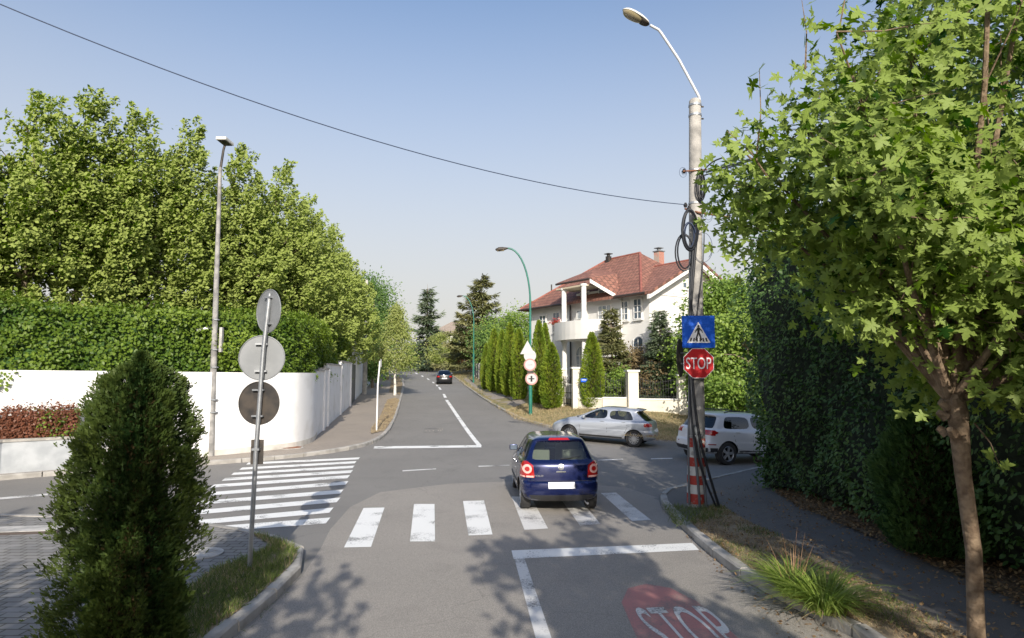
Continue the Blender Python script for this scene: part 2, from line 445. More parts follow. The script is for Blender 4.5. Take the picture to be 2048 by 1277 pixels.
# far right: bank rising from the kerb to the fence and the house plot
kerb(KFR, side=-1)
FRi = offset_line(KFR, -.14)
KFRs = KFR
def zbank(x, y):
    d = dist_to(KFRs, x, y)
    return g(x, y) + .12 + .42 * ss(.2, 4.5, d) + .25 * ss(5, 14, d)
patch('bank', FRi + [(-70, 260), (120, 260), (120, 70)], 0.0, M['lawn'], 1.4, zf=zbank, rough=.04)
def GB(px, py):                                   # ray to the bank surface
    d = ray(px, py); t = 8.0
    while t < 400:
        p = Vector((0, 0, HC)) + d * t
        if p.z < float(zbank(p.x, p.y)): return p
        t *= 1.003
    return p
WALKR = [tuple(GB(*q)[:2]) for q in [(965, 783), (1000, 790), (1045, 800), (1052, 806), (1030, 815), (1000, 806), (975, 796), (950, 778), (926, 758), (936, 754)]]
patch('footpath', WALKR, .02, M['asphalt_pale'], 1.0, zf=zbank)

# ---------------------------------------------------------------- road markings
def mark(name, polys, mat, off=.006, step=.6):
    mb = MB()
    for p in polys:
        q = GL(p)
        V, Fc = tri(q, step, bstep=.4)
        mb.add([(x, y, float(g(x, y)) + off) for x, y in V], Fc)
    o = mb.obj(name, mat, fix=True); o['kind'] = 'structure'
    me = o.data
    if me.polygons[0].normal.z < 0: me.flip_normals()
    return o
mark('zebra_crossing', [[(727, 1017), (769, 1016), (742, 1095), (688, 1096)],
                        [(828, 1009), (869, 1009), (870, 1084), (820, 1084)],
                        [(926, 1003), (968, 1002), (985, 1070), (937, 1072)]], M['white_paint'])
mark('zebra_crossing', [[(1023, 994), (1062, 994), (1096, 1058), (1049, 1061)],
                        [(1115, 990), (1152, 990), (1201, 1049), (1160, 1052)],
                        [(1202, 987), (1232, 986), (1302, 1041), (1264, 1043)]], M['old_paint'])
zl_ = [((495, 932), (720, 916), 4), ((482, 943), (713, 924), 5), ((466, 955), (708, 933), 5.5), ((447, 969), (703, 942), 6.5), ((424, 985), (697, 951), 7.5),
       ((385, 1003), (696, 963), 8.5), ((383, 1020), (686, 979), 9), ((383, 1040), (678, 995), 10), ((400, 1054), (666, 1015), 11.5)]
bars = []
for (a, b, h) in [((497, 926), (720, 915.5), 4), ((484, 936), (713, 923), 4.5), ((468, 946), (709, 932), 5), ((450, 957), (706, 941), 5.6), ((428, 970), (700, 951), 6.4),
                  ((424, 985), (697, 963), 7.2), ((387, 1004), (687, 980), 8), ((387, 1022), (681, 996), 9.5), ((387, 1042), (667, 1016), 10.5), ((412, 1055), (661, 1036), 12)]:
    bars.append([(a[0], a[1]), (b[0], b[1]), (b[0] - h * .8, b[1] + h), (a[0] - h * 1.2, a[1] + h)])
mark('zebra_crossing', bars, M['white_paint'])
mark('stop_line', [[(1023, 1102), (1385, 1087), (1398, 1101), (1027, 1119)]], M['white_paint'])
mark('centre_line', [[(1029, 1119), (1049, 1118), (1104, 1280), (1072, 1280)]], M['old_paint'])
mark('stop_line', [[(749, 893.5), (962, 891), (963, 895.5), (747, 898)]], M['white_paint'])
mark('centre_line', [[(890, 800.5), (896, 800.5), (964, 892), (955, 893)]] +
     [[(885, 788.5), (889.5, 788.5), (894, 796), (888, 796)], [(876, 775), (880, 775), (883.5, 780), (879, 780)],
      [(871, 770), (874, 770), (877, 773), (873, 773)], [(864, 764.5), (867, 764.5), (870, 767), (866, 767)], [(853, 757.5), (856, 757.5), (860, 760.5), (857, 760.5)],
      [(842, 751.5), (845, 751.5), (848, 754), (844, 754)], [(829, 746), (832, 746), (837, 748.5), (833, 748.5)]], M['white_paint'])
mark('centre_line', [[(805, 941.5), (872, 937.6), (872, 939.4), (805, 943.6)], [(957, 932.5), (1019, 930.3), (1019, 932.2), (957, 934.5)],
                     [(1196, 920), (1246, 918.5), (1246, 920.3), (1196, 922)], [(1302, 917.5), (1345, 916.5), (1345, 918.2), (1302, 919.3)],
                     [(-300, 1021), (96, 988), (96, 991.5), (-300, 1026)]], M['old_paint'])
# faint old stop lettering in the far lane
def text_mesh(txt, size=1.0, extrude=0.0):
    cu = bpy.data.curves.new('lettering', 'FONT'); cu.body = txt; cu.size = size; cu.extrude = extrude
    cu.align_x = 'CENTER'; cu.align_y = 'CENTER'; cu.resolution_u = 4
    o = bpy.data.objects.new('lettering', cu); COL.objects.link(o)
    dg = bpy.context.evaluated_depsgraph_get(); me = bpy.data.meshes.new_from_object(o.evaluated_get(dg))
    v = [tuple(p.co) for p in me.vertices]; f = [tuple(p.vertices) for p in me.polygons]
    bpy.data.objects.remove(o); bpy.data.curves.remove(cu); bpy.data.meshes.remove(me)
    return v, f
def bilin(q, s, t):
    a, b, c, d = [Vector(p) for p in q]           # bl, br, tr, tl on the ground
    return a.lerp(b, s).lerp(d.lerp(c, s), t)
def letters_on_road(name, txt, quad, mat, off):
    v, f = text_mesh(txt); xs = [p[0] for p in v]; ys = [p[1] for p in v]
    x0, x1, y0, y1 = min(xs), max(xs), min(ys), max(ys); q = GL(quad); mb = MB(); vv = []
    for p in v:
        r = bilin(q, (p[0] - x0) / (x1 - x0), (p[1] - y0) / (y1 - y0)); vv.append((r.x, r.y, float(g(r.x, r.y)) + off))
    o = mb.add(vv, f).obj(name, mat, fix=True); o['kind'] = 'structure'
    me = o.data
    if me.polygons[0].normal.z < 0: me.flip_normals()
    return o
letters_on_road('road_lettering', 'STOP', [(846, 866), (890, 866), (884, 856), (849, 857)], M['faint_paint'], .008)
oc = GL([(1243, 1206), (1256, 1178), (1292, 1169), (1340, 1177), (1395, 1205), (1490, 1290), (1520, 1350), (1330, 1360), (1280, 1290), (1262, 1250)])
V_, F_ = tri(oc, .4); mbx = MB().add([(x, y, float(g(x, y)) + .006) for x, y in V_], F_); o_ = mbx.obj('stop_marking', M['red_paint']); o_['kind'] = 'structure'
if o_.data.polygons[0].normal.z < 0: o_.data.flip_normals()
letters_on_road('road_lettering', 'STOP', [(1352, 1330), (1530, 1322), (1408, 1212), (1263, 1218)], M['old_paint'], .011)

M['plinth_dark'] = simple('dark_frame', (.07, .055, .05), .8)
# manhole covers
def manhole(px, py, off, rad, label, mat, zfun=None):
    p = G(px, py, off); z = (zfun(p.x, p.y) if zfun else g(p.x, p.y)) + off
    t = thing('manhole_cover', label, 'manhole cover', (p.x, p.y, float(z) + .008))
    mb = MB().tube([(0, 0, -.04), (0, 0, .004)], [rad, rad], 28); 
    mb.obj('ring', M['concrete'], t)
    mb = MB().tube([(0, 0, -.03), (0, 0, .010)], [rad * .86, rad * .85], 28)
    for k in range(6):
        a = k * math.pi / 6; mb.box((0, 0, .012), (rad * 1.5, .02, .008), a)
    mb.obj('lid', mat, t)
manhole(582, 896, .12, .42, 'round rusty manhole cover in the footpath by the white wall corner', M['rust'])
manhole(398, 1108, .12, .33, 'round grey manhole cover in the block paving behind the shaded thuja', M['concrete'])
t = thing('access_hatch', 'rectangular dark framed hatch in the block paving at the left edge', 'hatch', tuple(G(55, 1062, .12) + Vector((0, 0, .005))), .15)
MB().box((0, 0, .01), (1.15, .5, .03)).obj('frame', M['plinth_dark'], t); MB().box((0, 0, .028), (1.05, .41, .012)).obj('lid', M['concrete'], t)
# ---------------------------------------------------------------- foliage
T_DIAMOND = (np.array([(0, 0, 0), (.45, .33, .06), (1, 0, 0), (.45, -.33, .06)]), [(0, 1, 2, 3)])
T_OVAL = (np.array([(0, 0, 0), (.25, .26, .05), (.62, .30, .06), (1, 0, -.03), (.62, -.30, .06), (.25, -.26, .05)]), [(0, 1, 2, 3), (0, 3, 4, 5)])
_ml = [(0, 0), (-.05, .16), (-.16, .30), (-.10, .46), (.06, .36), (.16, .20), (.24, .42), (.34, .46), (.46, .74), (.50, .50), (.56, .42), (.46, .15), (.66, .27), (.72, .18), (.84, .17), (1.06, 0)]
_mp = _ml + [(a, -b) for a, b in _ml[-2:0:-1]]
T_MAPLE = (np.array([(a, b * 1.05, .10 * abs(b) - .06 * a * a) for a, b in _mp] + [(.30, 0, -.01)]), [(i, (i + 1) % len(_mp), len(_mp)) for i in range(len(_mp))])
T_SPRAY = (np.array([(0, 0, 0), (.3, .10, .02), (.62, .36, .04), (.42, .06, 0), (.75, .14, .02), (1, 0, .0), (.75, -.14, .02), (.42, -.06, 0), (.62, -.36, .04), (.3, -.10, .02)]),
           [(0, 1, 2, 3), (0, 3, 4, 5), (0, 5, 6, 7), (0, 7, 8, 9)])
T_BLADE = (np.array([(0, .035, 0), (.5, .028, .03), (1, 0, -.08), (.5, -.028, .03), (0, -.035, 0)]), [(0, 1, 3, 4), (1, 2, 3)])
T_NEEDLE = (np.array([(0, .05, 0), (.6, .10, 0), (1, 0, 0), (.6, -.10, 0), (0, -.05, 0)]), [(0, 1, 2, 3, 4)])
def unit(a): return a / np.maximum(np.linalg.norm(a, axis=-1, keepdims=True), 1e-9)
def leaves(name, P, A, size, tpl, mat, parent=None, nrm=None, tone=None, kind=None, jit=.35):
    """one mesh of leaves: P position, A the way each leaf points, nrm roughly its upper side"""
    P = np.asarray(P, float); n = len(P); A = unit(np.asarray(A, float))
    nr = rng.normal(size=(n, 3)) if nrm is None else np.asarray(nrm, float) + rng.normal(size=(n, 3)) * jit
    B = unit(np.cross(nr, A)); C = np.cross(A, B)
    S = np.broadcast_to(np.asarray(size, float), (n,)) * rng.uniform(.7, 1.25, n)
    T, Fs = tpl; k = len(T)
    V = P[:, None, :] + S[:, None, None] * (T[None, :, 0, None] * A[:, None, :] + T[None, :, 1, None] * B[:, None, :] + T[None, :, 2, None] * C[:, None, :])
    V = V.reshape(-1, 3)
    lt = np.array([len(f) for f in Fs]); base = np.concatenate([np.array(f) for f in Fs])
    loops = (base[None, :] + (np.arange(n) * k)[:, None]).ravel()
    tot = np.tile(lt, n); start = np.concatenate([[0], np.cumsum(tot)[:-1]])
    me = bpy.data.meshes.new(name)
    me.vertices.add(len(V)); me.vertices.foreach_set('co', V.ravel().astype(np.float32))
    me.loops.add(len(loops)); me.loops.foreach_set('vertex_index', loops.astype(np.int32))
    me.polygons.add(len(tot)); me.polygons.foreach_set('loop_start', start.astype(np.int32))
    try: me.polygons.foreach_set('loop_total', tot.astype(np.int32))
    except Exception: pass
    me.update(calc_edges=True)
    tn = rng.random(n) if tone is None else np.clip(tone + rng.normal(size=n) * .12, 0, 1)
    at = me.attributes.new('tone', 'FLOAT', 'POINT'); at.data.foreach_set('value', np.repeat(tn, k).astype(np.float32))
    me.materials.append(mat)
    o = bpy.data.objects.new(name, me); COL.objects.link(o)
    if parent is not None: o.parent = parent
    if kind: o['kind'] = kind
    return o
def lumpn(P, s, seed=0):
    return np.array([noise.noise((p[0] * s + seed, p[1] * s - seed, p[2] * s)) for p in P])

LM = {}
LM['hornbeam'] = leafmat('hornbeam_leaf', (.020, .068, .005), (.19, .285, .022), .55, .32, .2, back=(.29, .35, .09))
LM['hedge'] = leafmat('clipped_hedge_leaf', (.05, .11, .012), (.20, .28, .035), .5, .3)
LM['maple'] = leafmat('maple_leaf', (.008, .048, .004), (.15, .245, .014), .5, .36, .25, back=(.24, .32, .07))
LM['dark'] = leafmat('dark_shrub_leaf', (.035, .085, .022), (.10, .18, .045), .5, .2, .35)
LM['thuja'] = leafmat('thuja_spray', (.014, .042, .010), (.075, .105, .018), .6, .2, .3)
LM['thuja_col'] = leafmat('column_thuja_spray', (.10, .17, .015), (.24, .30, .03), .6, .25, .3)
LM['yellow_leaf'] = leafmat('young_tree_leaf', (.16, .22, .04), (.38, .40, .14), .5, .35)
LM['light_leaf'] = leafmat('light_green_leaf', (.10, .19, .03), (.27, .36, .07), .45, .35)
LM['mid_leaf'] = leafmat('mid_green_leaf', (.06, .13, .03), (.16, .25, .06), .5, .3)
LM['spruce'] = leafmat('spruce_needle', (.10, .12, .045), (.28, .27, .12), .7, .1, .2)
LM['fir'] = leafmat('dark_conifer_needle', (.07, .11, .06), (.18, .22, .13), .7, .1, .2)
LM['red'] = leafmat('red_barberry_leaf', (.09, .04, .02), (.28, .11, .065), .5, .25)
LM['grass'] = leafmat('green_grass', (.06, .10, .025), (.20, .24, .07), .6, .25, .2)
LM['dry'] = leafmat('dry_grass', (.26, .19, .10), (.55, .45, .27), .8, .2, .2)
LM['fallen'] = leafmat('fallen_leaf', (.14, .08, .04), (.36, .24, .12), .8, .1, .2)
LM['tuft'] = leafmat('tuft_blade', (.12, .20, .03), (.34, .42, .10), .5, .35, .3)
LM['seed'] = leafmat('seed_stalk', (.30, .17, .10), (.46, .30, .17), .7, .1, .2)

def trunk(mb, base, top, r0, r1, bend=.15, n=9, seg=7):
    base, top = Vector(base), Vector(top); pts = []; rs = []
    for i in range(seg + 1):
        t = i / seg; p = base.lerp(top, t); k = math.sin(t * math.pi)
        p += Vector((random.uniform(-1, 1), random.uniform(-1, 1), 0)) * bend * k * .35
        pts.append(p); rs.append((r0 + (r1 - r0) * t) * (1.25 if i == 0 else 1))
    mb.tube(pts, rs, n); return pts
def limbs(mb, pts, ends, r=.05):
    for e in ends:
        e = Vector(e); cands = [p for p in pts if p.z < e.z - .1] or pts[:1]
        p = min(cands, key=lambda q: (q - e).length + abs(q.z - e.z) * .3)
        m = p.lerp(e, .5) + Vector((0, 0, (e - p).length * .1))
        mb.tube([p, m, e], [r, r * .7, r * .25], 5, cap=False)

# --- tall hornbeams behind the wall: upswept shoots leaning with the wind
def hornbeam(i, px, py, Y, rad, zb, label, lean=.3, n=330, group='tall trees behind the white wall', mat='hornbeam', leafs=.155):
    top = W(px, py, Y); gx, gy = top.x - lean * 1.2, top.y; gz = float(g(gx, gy))
    t = thing('hornbeam_tree', label, 'tree', (gx, gy, gz), 0, group)
    H = top.z - gz; z0 = zb - gz
    mb = MB(); tp = trunk(mb, (0, 0, -.2), (lean * .8, 0, H * .8), .19, .05, .4)
    P, A, tn = [], [], []; ends = []
    npl = 23
    for q in range(npl):                          # upright plumes, the middle ones tallest
        a0 = 2.4 * q + rng.uniform(-.4, .4); r0 = rad * .92 * math.sqrt(q / npl); tip = H - (H - z0) * (.06 * (q > 0) + .52 * (r0 / rad) ** 1.7) * rng.uniform(.85, 1.15)
        if q < 3: tip = H - .35 * q
        bz = max(z0 * .92, tip - rng.uniform(4.5, 6.5)); HL_ = tip - bz; tq = rng.uniform(.1, .85); rr0 = rng.uniform(.65, .95)
        for k in range(27):
            s_ = rng.random() ** .85; h = bz + HL_ * s_ * .93
            a = rng.uniform(0, 2 * math.pi); pr = rr0 * (1 - s_) ** .65 * min(1, .45 + 2.2 * s_) + .04
            c = np.array([math.cos(a0) * r0 + lean * 1.3 * h / H + .28 * s_ + math.cos(a) * pr * .8, math.sin(a0) * r0 + math.sin(a) * pr * .8, h])
            d = unit(np.array([math.cos(a) * .75 + .32, math.sin(a) * .75, .55 + .8 * s_])); L = rng.uniform(.55, 1.05) * (1 - .25 * s_); m = int(64 * L); s = rng.random(m)
            pts = c + d * (s * L)[:, None] + rng.normal(size=(m, 3)) * ((1 - s * .8)[:, None] * .17) * np.array([1, 1, .7])
            P.append(pts); A.append(d * .55 + rng.normal(size=(m, 3)) * .6 + np.array([.4, 0, -.25])); tn.append(np.full(m, np.clip(tq + rng.normal() * .15 + .2 * s_, 0, 1)))
        ends.append(np.array([math.cos(a0) * r0, math.sin(a0) * r0, bz + HL_ * .4])); ends.append(np.array([math.cos(a0) * r0 * 1.02 + .2, math.sin(a0) * r0, bz + HL_ * .8]))
    limbs(mb, tp, ends, .05)
    mb.obj('trunk', M['bark'], t, smooth=True, fix=False)
    P = np.concatenate(P); A = np.concatenate(A)
    leaves('crown', P, A, leafs, T_OVAL, LM[mat], t, nrm=np.array([-.15, -.75, .75]) + np.zeros_like(P), tone=np.concatenate(tn))
    return t
HB = [(-95, 215, 24.5, 2.6, 4.5, 'tall hornbeam at the left edge of the photo behind the white wall, mostly cut off'),
      (85, 168, 25.5, 2.6, 4.5, 'tallest hornbeam at the left, behind the wall and the red hedge'),
      (182, 176, 27, 2.3, 4.5, 'tall pointed hornbeam right of the tallest one, above the planter'),
      (278, 205, 28, 2.4, 4.5, 'hornbeam above the near thuja, behind the white wall'),
      (370, 238, 30, 2.4, 4.5, 'hornbeam just left of the slender street lamp'),
      (478, 292, 32, 2.3, 4.5, 'hornbeam just right of the slender street lamp'),
      (560, 322, 34.5, 2.5, 4.5, 'hornbeam above the three round sign backs'),
      (612, 385, 38.5, 2.6, 4.5, 'hornbeam above the rounded corner of the white wall'),
      (655, 445, 43.5, 2.6, 4.5, 'hornbeam behind the stepped part of the white wall'),
      (684, 515, 49, 2.3, 4.5, 'last hornbeam of the row, lowest against the sky')]
for i, a in enumerate(HB): hornbeam(i, a[0], a[1], a[2] - 2.0, a[3], 3.7, a[5])

# --- white wall: long face along the cross street, rounded corner, stepped run up the far road
WALLP = [(-75, 3.6), (-40, 10.2)] + [tuple(G(x, y, .12)[:2]) for x, y in [(-250, 985), (-60, 944), (120, 932), (405, 914), (520, 903), (585, 896), (604, 892), (622, 886), (630, 881), (634, 872)]]
def run(mb, line, z0f, z1f, th):
    inn = offset_line(line, th); n = len(line); v = []
    for (x, y), (xi, yi) in zip(line, inn):
        v += [(x, y, z0f(x, y)), (x, y, z1f(x, y)), (xi, yi, z1f(xi, yi)), (xi, yi, z0f(x, y))]
    f = []
    for i in range(n - 1):
        a, b = i * 4, (i + 1) * 4
        f += [(a + k, b + k, b + (k + 1) % 4, a + (k + 1) % 4) for k in range(4)]
    f += [(0, 1, 2, 3), (n * 4 - 1, n * 4 - 2, n * 4 - 3, n * 4 - 4)]
    mb.add(v, f)
ctop = 2.72
wl = WALLP[2:6] + smooth_line(WALLP[6:], 2)
wl = WALLP[:2] + wl
t = thing('garden_wall', 'long white rendered wall with a rounded corner under the clipped hedge', 'wall', (*wl[-1], 0))
mb = MB(); run(mb, wl, lambda x, y: float(g(x, y)) - .1, lambda x, y: 2.78 + .035 * max(0, -x - 8.5) * .3, .25)
mb.obj('wall', M['white_wall'], t, world=True, smooth=True)
mb = MB(); run(mb, offset_line(wl, -.004), lambda x, y: float(g(x, y)) + .05, lambda x, y: float(g(x, y)) + .30, .02)
mb.obj('plinth', simple('dirty_wall_foot', (.62, .60, .56), .95, c2=(.45, .42, .37), scale=2.5, lo=.4, hi=.75), t, world=True)
# stepped run going up the far road
cw = Vector(wl[-1]); far = [tuple(G(x, y, .12)[:2]) for x, y in [(632, 873), (655, 852), (700, 812)]]
ST = thing('garden_wall', 'stepped white wall running up the far road, towards the white gateposts', 'wall', (*far[0], 0))
ends = [far[0], (Vector(far[0]).lerp(Vector(far[1]), .6)[:]), far[1], tuple(Vector(far[1]).lerp(Vector(far[2]), .5)), far[2]]
ends = [tuple(e[:2]) for e in ends]
cap = MB()
for k in range(4):
    a, b = Vector(ends[k]), Vector(ends[k + 1]); d = (b - a).normalized(); nn = Vector((-d.y, d.x))
    zt = float(g(b.x, b.y)) + 2.72 + .02 * k
    if k == 0: zt = 2.86
    mb = MB(); q = [a + nn * .0, b + nn * .0, b + nn * .25, a + nn * .25]
    mb.prism([tuple(p) for p in q], float(g(a.x, a.y)) - .1, zt); mb.obj('panel', M['white_wall'], ST, world=True)
    q = [a - nn * .05 + d * .02, b - nn * .05 - d * .02, b + nn * .3 - d * .02, a + nn * .3 + d * .02]; cap.prism([tuple(p) for p in q], zt + .001, zt + .07)
    q = [b - d * .3 - nn * .08, b - nn * .08, b + nn * .33, b - d * .3 + nn * .33]
    mb = MB().prism([tuple(p) for p in q], float(g(b.x, b.y)) - .1, zt + .03); mb.obj('pillar', M['white_wall'], ST, world=True)
cap.obj('coping', M['concrete'], ST, world=True)
# gateposts / gate beyond
def wallpiece(a, b, za, zt, label, name='gatepost', mat='white_wall', cat='wall', th=.3, capp=True):
    A, B = G(*a, .12), G(*b, .12); d = (Vector(B[:2]) - Vector(A[:2])).normalized(); nn = Vector((-d.y, d.x))
    t = thing(name, label, cat, (A.x, A.y, 0)); a2, b2 = Vector(A[:2]), Vector(B[:2])
    MB().prism([tuple(p) for p in (a2, b2, b2 + nn * th, a2 + nn * th)], float(g(A.x, A.y)) - .1, zt).obj('wall' if capp else 'panel', M[mat], t, world=True)
    if capp: MB().prism([tuple(p) for p in (a2 - nn * .05 - d * .04, b2 - nn * .05 + d * .04, b2 + nn * (th + .05) + d * .04, a2 + nn * (th + .05) - d * .04)], zt + .001, zt + .08).obj('coping', M['white_wall'], t, world=True)
    return t
M['gate_grey'] = simple('grey_gate', (.07, .075, .09), .5)
wallpiece((702, 810), (710, 800), 0, float(G(706, 805).z) + 2.6, 'dark grey gate between the stepped wall and the white gatepost wall', 'gate', 'gate_grey', 'gate', .06, False)
wallpiece((711, 799), (741, 766), 0, float(G(740, 766).z) + 3.2, 'tall white wall piece right of the dark gate, up the far road')
wallpiece((743, 763), (772, 750), 0, float(G(768, 752).z) + 2.2, 'low grey garden wall behind the birch, far up the road', 'garden_wall', 'concrete')

# clipped hedge on top of / behind the wall
def hedge(name, label, cat, line, zb, zt, th, dens_, lsize, mat, seed=0, tpl=T_OVAL, group=None, core=(.02, .035, .012), amp=.18, bulge=.15, side=1, grow=1):
    a = Vector(line[0]); t = thing(name, label, cat, (a.x, a.y, 0), 0, group)
    L = [0]
    for p, q in zip(line[:-1], line[1:]): L.append(L[-1] + (Vector(q) - Vector(p)).length)
    tot = L[-1]
    def at(s):
        x = np.interp(s, L, [p[0] for p in line]); y = np.interp(s, L, [p[1] for p in line]); e = .05
        x2 = np.interp(s + e, L, [p[0] for p in line]); y2 = np.interp(s + e, L, [p[1] for p in line]); x1 = np.interp(s - e, L, [p[0] for p in line]); y1 = np.interp(s - e, L, [p[1] for p in line])
        d = np.array([x2 - x1, y2 - y1]); d = d / np.maximum(np.linalg.norm(d, axis=0), 1e-9); return np.array([x, y]), d
    zbf = zb if callable(zb) else (lambda x, y: zb); ztf = zt if callable(zt) else (lambda x, y: zt)
    P, A, Nn, tn = [], [], [], []
    hmean = 3.0
    n = int(dens_ * tot * hmean)
    s = rng.random(n) * tot; xy, d = at(s); nn = np.array([-d[1], d[0]]) * side
    hh = rng.random(n)
    z0 = zbf(xy[0], xy[1]); z1 = ztf(xy[0], xy[1]); z = z0 + (z1 - z0) * hh ** .95
    q = np.c_[s * .9 + seed, z, np.zeros(n)]
    lump = lumpn(q, .55, seed) * amp * 2 + lumpn(q, 1.7, seed + 9) * amp
    front = -lump + rng.exponential(.10, n) - bulge * np.sin(np.pi * np.clip((z - z0) / np.maximum(z1 - z0, .1), 0, 1))
    P.append(np.c_[xy[0] + nn[0] * front, xy[1] + nn[1] * front, z]); Nn.append(np.c_[-nn[0], -nn[1], np.full(n, .6)])
    A.append(np.c_[-nn[0] * .5, -nn[1] * .5, -.5 + 0 * z] + rng.normal(size=(n, 3)) * .6); tn.append(.5 + lump * 1.2)
    # top
    m = int(dens_ * tot * th * .8); s = rng.random(m) * tot; xy, d = at(s); nn = np.array([-d[1], d[0]]) * side; o_ = rng.random(m) * th
    z1 = ztf(xy[0], xy[1]); z = z1 + lumpn(np.c_[s * .9 + seed, o_, z1], .8, seed + 4) * amp * 2 - rng.exponential(.08, m) + rng.exponential(.05, m)
    P.append(np.c_[xy[0] + nn[0] * o_, xy[1] + nn[1] * o_, z]); Nn.append(np.tile([0, 0, 1.0], (m, 1))); A.append(rng.normal(size=(m, 3)) + [0, 0, .3]); tn.append(np.full(m, .6))
    # ends
    for se in (0, tot):
        m = int(dens_ * th * hmean); xy, d = at(np.full(m, float(se))); nn = np.array([-d[1], d[0]]) * side; o_ = rng.random(m) * th
        z0 = zbf(xy[0], xy[1]); z1 = ztf(xy[0], xy[1]); z = z0 + (z1 - z0) * rng.random(m); sg = (-1 if se == 0 else 1); off = rng.exponential(.08, m) * -sg + sg * .05
        P.append(np.c_[xy[0] + nn[0] * o_ + d[0] * off, xy[1] + nn[1] * o_ + d[1] * off, z]); Nn.append(np.c_[d[0] * sg, d[1] * sg, .4 + 0 * z]); A.append(rng.normal(size=(m, 3))); tn.append(np.full(m, .5))
    P = np.concatenate(P) - np.array([a.x, a.y, 0])
    # solid dark core added inside, standing for twigs, to block light and view
    k = max(2, int(tot / .6)); mb = MB(); v = []; f = []; rows = 9
    ss_ = np.linspace(.15, tot - .15, k); xy, d = at(ss_); nn = np.array([-d[1], d[0]]) * side
    for i in range(k):
        x, y = xy[0][i], xy[1][i]; z0 = float(zbf(x, y)); z1 = float(ztf(x, y)) - .18
        for j in range(rows):
            tz = j / (rows - 1); z = z0 + (z1 - z0) * tz
            lp = noise.noise(((ss_[i] * .9 + seed) * .55 + seed, z * .55 - seed, 0)) * amp * 2
            o_ = .34 - lp - bulge * math.sin(math.pi * tz)
            v.append((x + nn[0][i] * o_ - a.x, y + nn[1][i] * o_ - a.y, z))
        z = z1; v.append((x + nn[0][i] * (th - .1) - a.x, y + nn[1][i] * (th - .1) - a.y, z1)); v.append((x + nn[0][i] * (th - .1) - a.x, y + nn[1][i] * (th - .1) - a.y, z0))
    rr = rows + 2
    for i in range(k - 1):
        for j in range(rr): f.append((i * rr + j, (i + 1) * rr + j, (i + 1) * rr + (j + 1) % rr, i * rr + (j + 1) % rr))
    f += [tuple(range(rr)), tuple((k - 1) * rr + j for j in range(rr))[::-1]]
    mb.add(v, f); mb.obj('twigs', simple(name + '_dark_core', core, .95, c2=tuple(c * 2.2 for c in core), scale=6, bmp=1, bscale=14), t)
    leaves('foliage', P, np.concatenate(A), lsize, tpl, LM[mat], t, nrm=np.concatenate(Nn), tone=np.clip(np.concatenate(tn), 0, 1))
    return t
hl = offset_line(wl, .22)[1:]
hl2 = [p for p in hl][:-1]
hl2 = hl2 + [(far[0][0] - .25, far[0][1] + .4), (far[1][0] - .3, far[1][1]), (far[2][0] - .35, far[2][1])]
hedge('clipped_hedge', 'long clipped green hedge standing above the white wall under the tall trees', 'hedge', hl2,
      lambda x, y: 2.35 + 0 * x, lambda x, y: 4.75 + .03 * np.maximum(y - 22, 0) + 0 * x, 1.6, 260, .125, 'hedge', 3, bulge=.02, amp=.26, core=(.02, .045, .01))

# --- planter wall with red hedge at the left
pl = [(-60, 3.2)] + [tuple(G(x, y, .12)[:2]) for x, y in [(-300, 990), (0, 948), (150, 937)]]
pl = [pl[0]] + pl[1:]
t = thing('planter_wall', 'low pale concrete planter wall below the red hedge', 'wall', (*pl[-1], 0))
mb = MB(); run(mb, pl, lambda x, y: float(g(x, y)) - .1, lambda x, y: .93, .2); mb.obj('wall', M['planter'], t, world=True)
mb = MB(); run(mb, offset_line(pl, -.03), lambda x, y: .932, lambda x, y: 1.0, .27); mb.obj('coping', M['kerb'], t, world=True)
hedge('barberry_hedge', 'low clipped red-leaved hedge in the planter in front of the white wall', 'hedge', offset_line(pl, .28)[1:],
      lambda x, y: .85 + 0 * x, lambda x, y: 1.72 + 0 * x, .7, 700, .08, 'red', 5, tpl=T_DIAMOND, core=(.03, .02, .012), amp=.06, bulge=.03)
P = rng.normal(size=(1500, 3)) * [.33, .18, .3]; c = G(68, 940, .12); 
t = thing('green_shrub', 'small green shrub growing between the two parts of the red hedge', 'shrub', (c.x - .0, c.y + .25, 0))
P = P[np.abs(P[:, 2]) < .5] + [0, 0, 1.25]
leaves('foliage', P, rng.normal(size=P.shape), .09, T_OVAL, LM['hedge'], t)
mb = MB(); [mb.tube([(0, 0, .2), (random.uniform(-.2, .2), random.uniform(-.1, .1), 1.3)], [.02, .008], 5) for _ in range(6)]; mb.obj('stem', M['bark'], t)

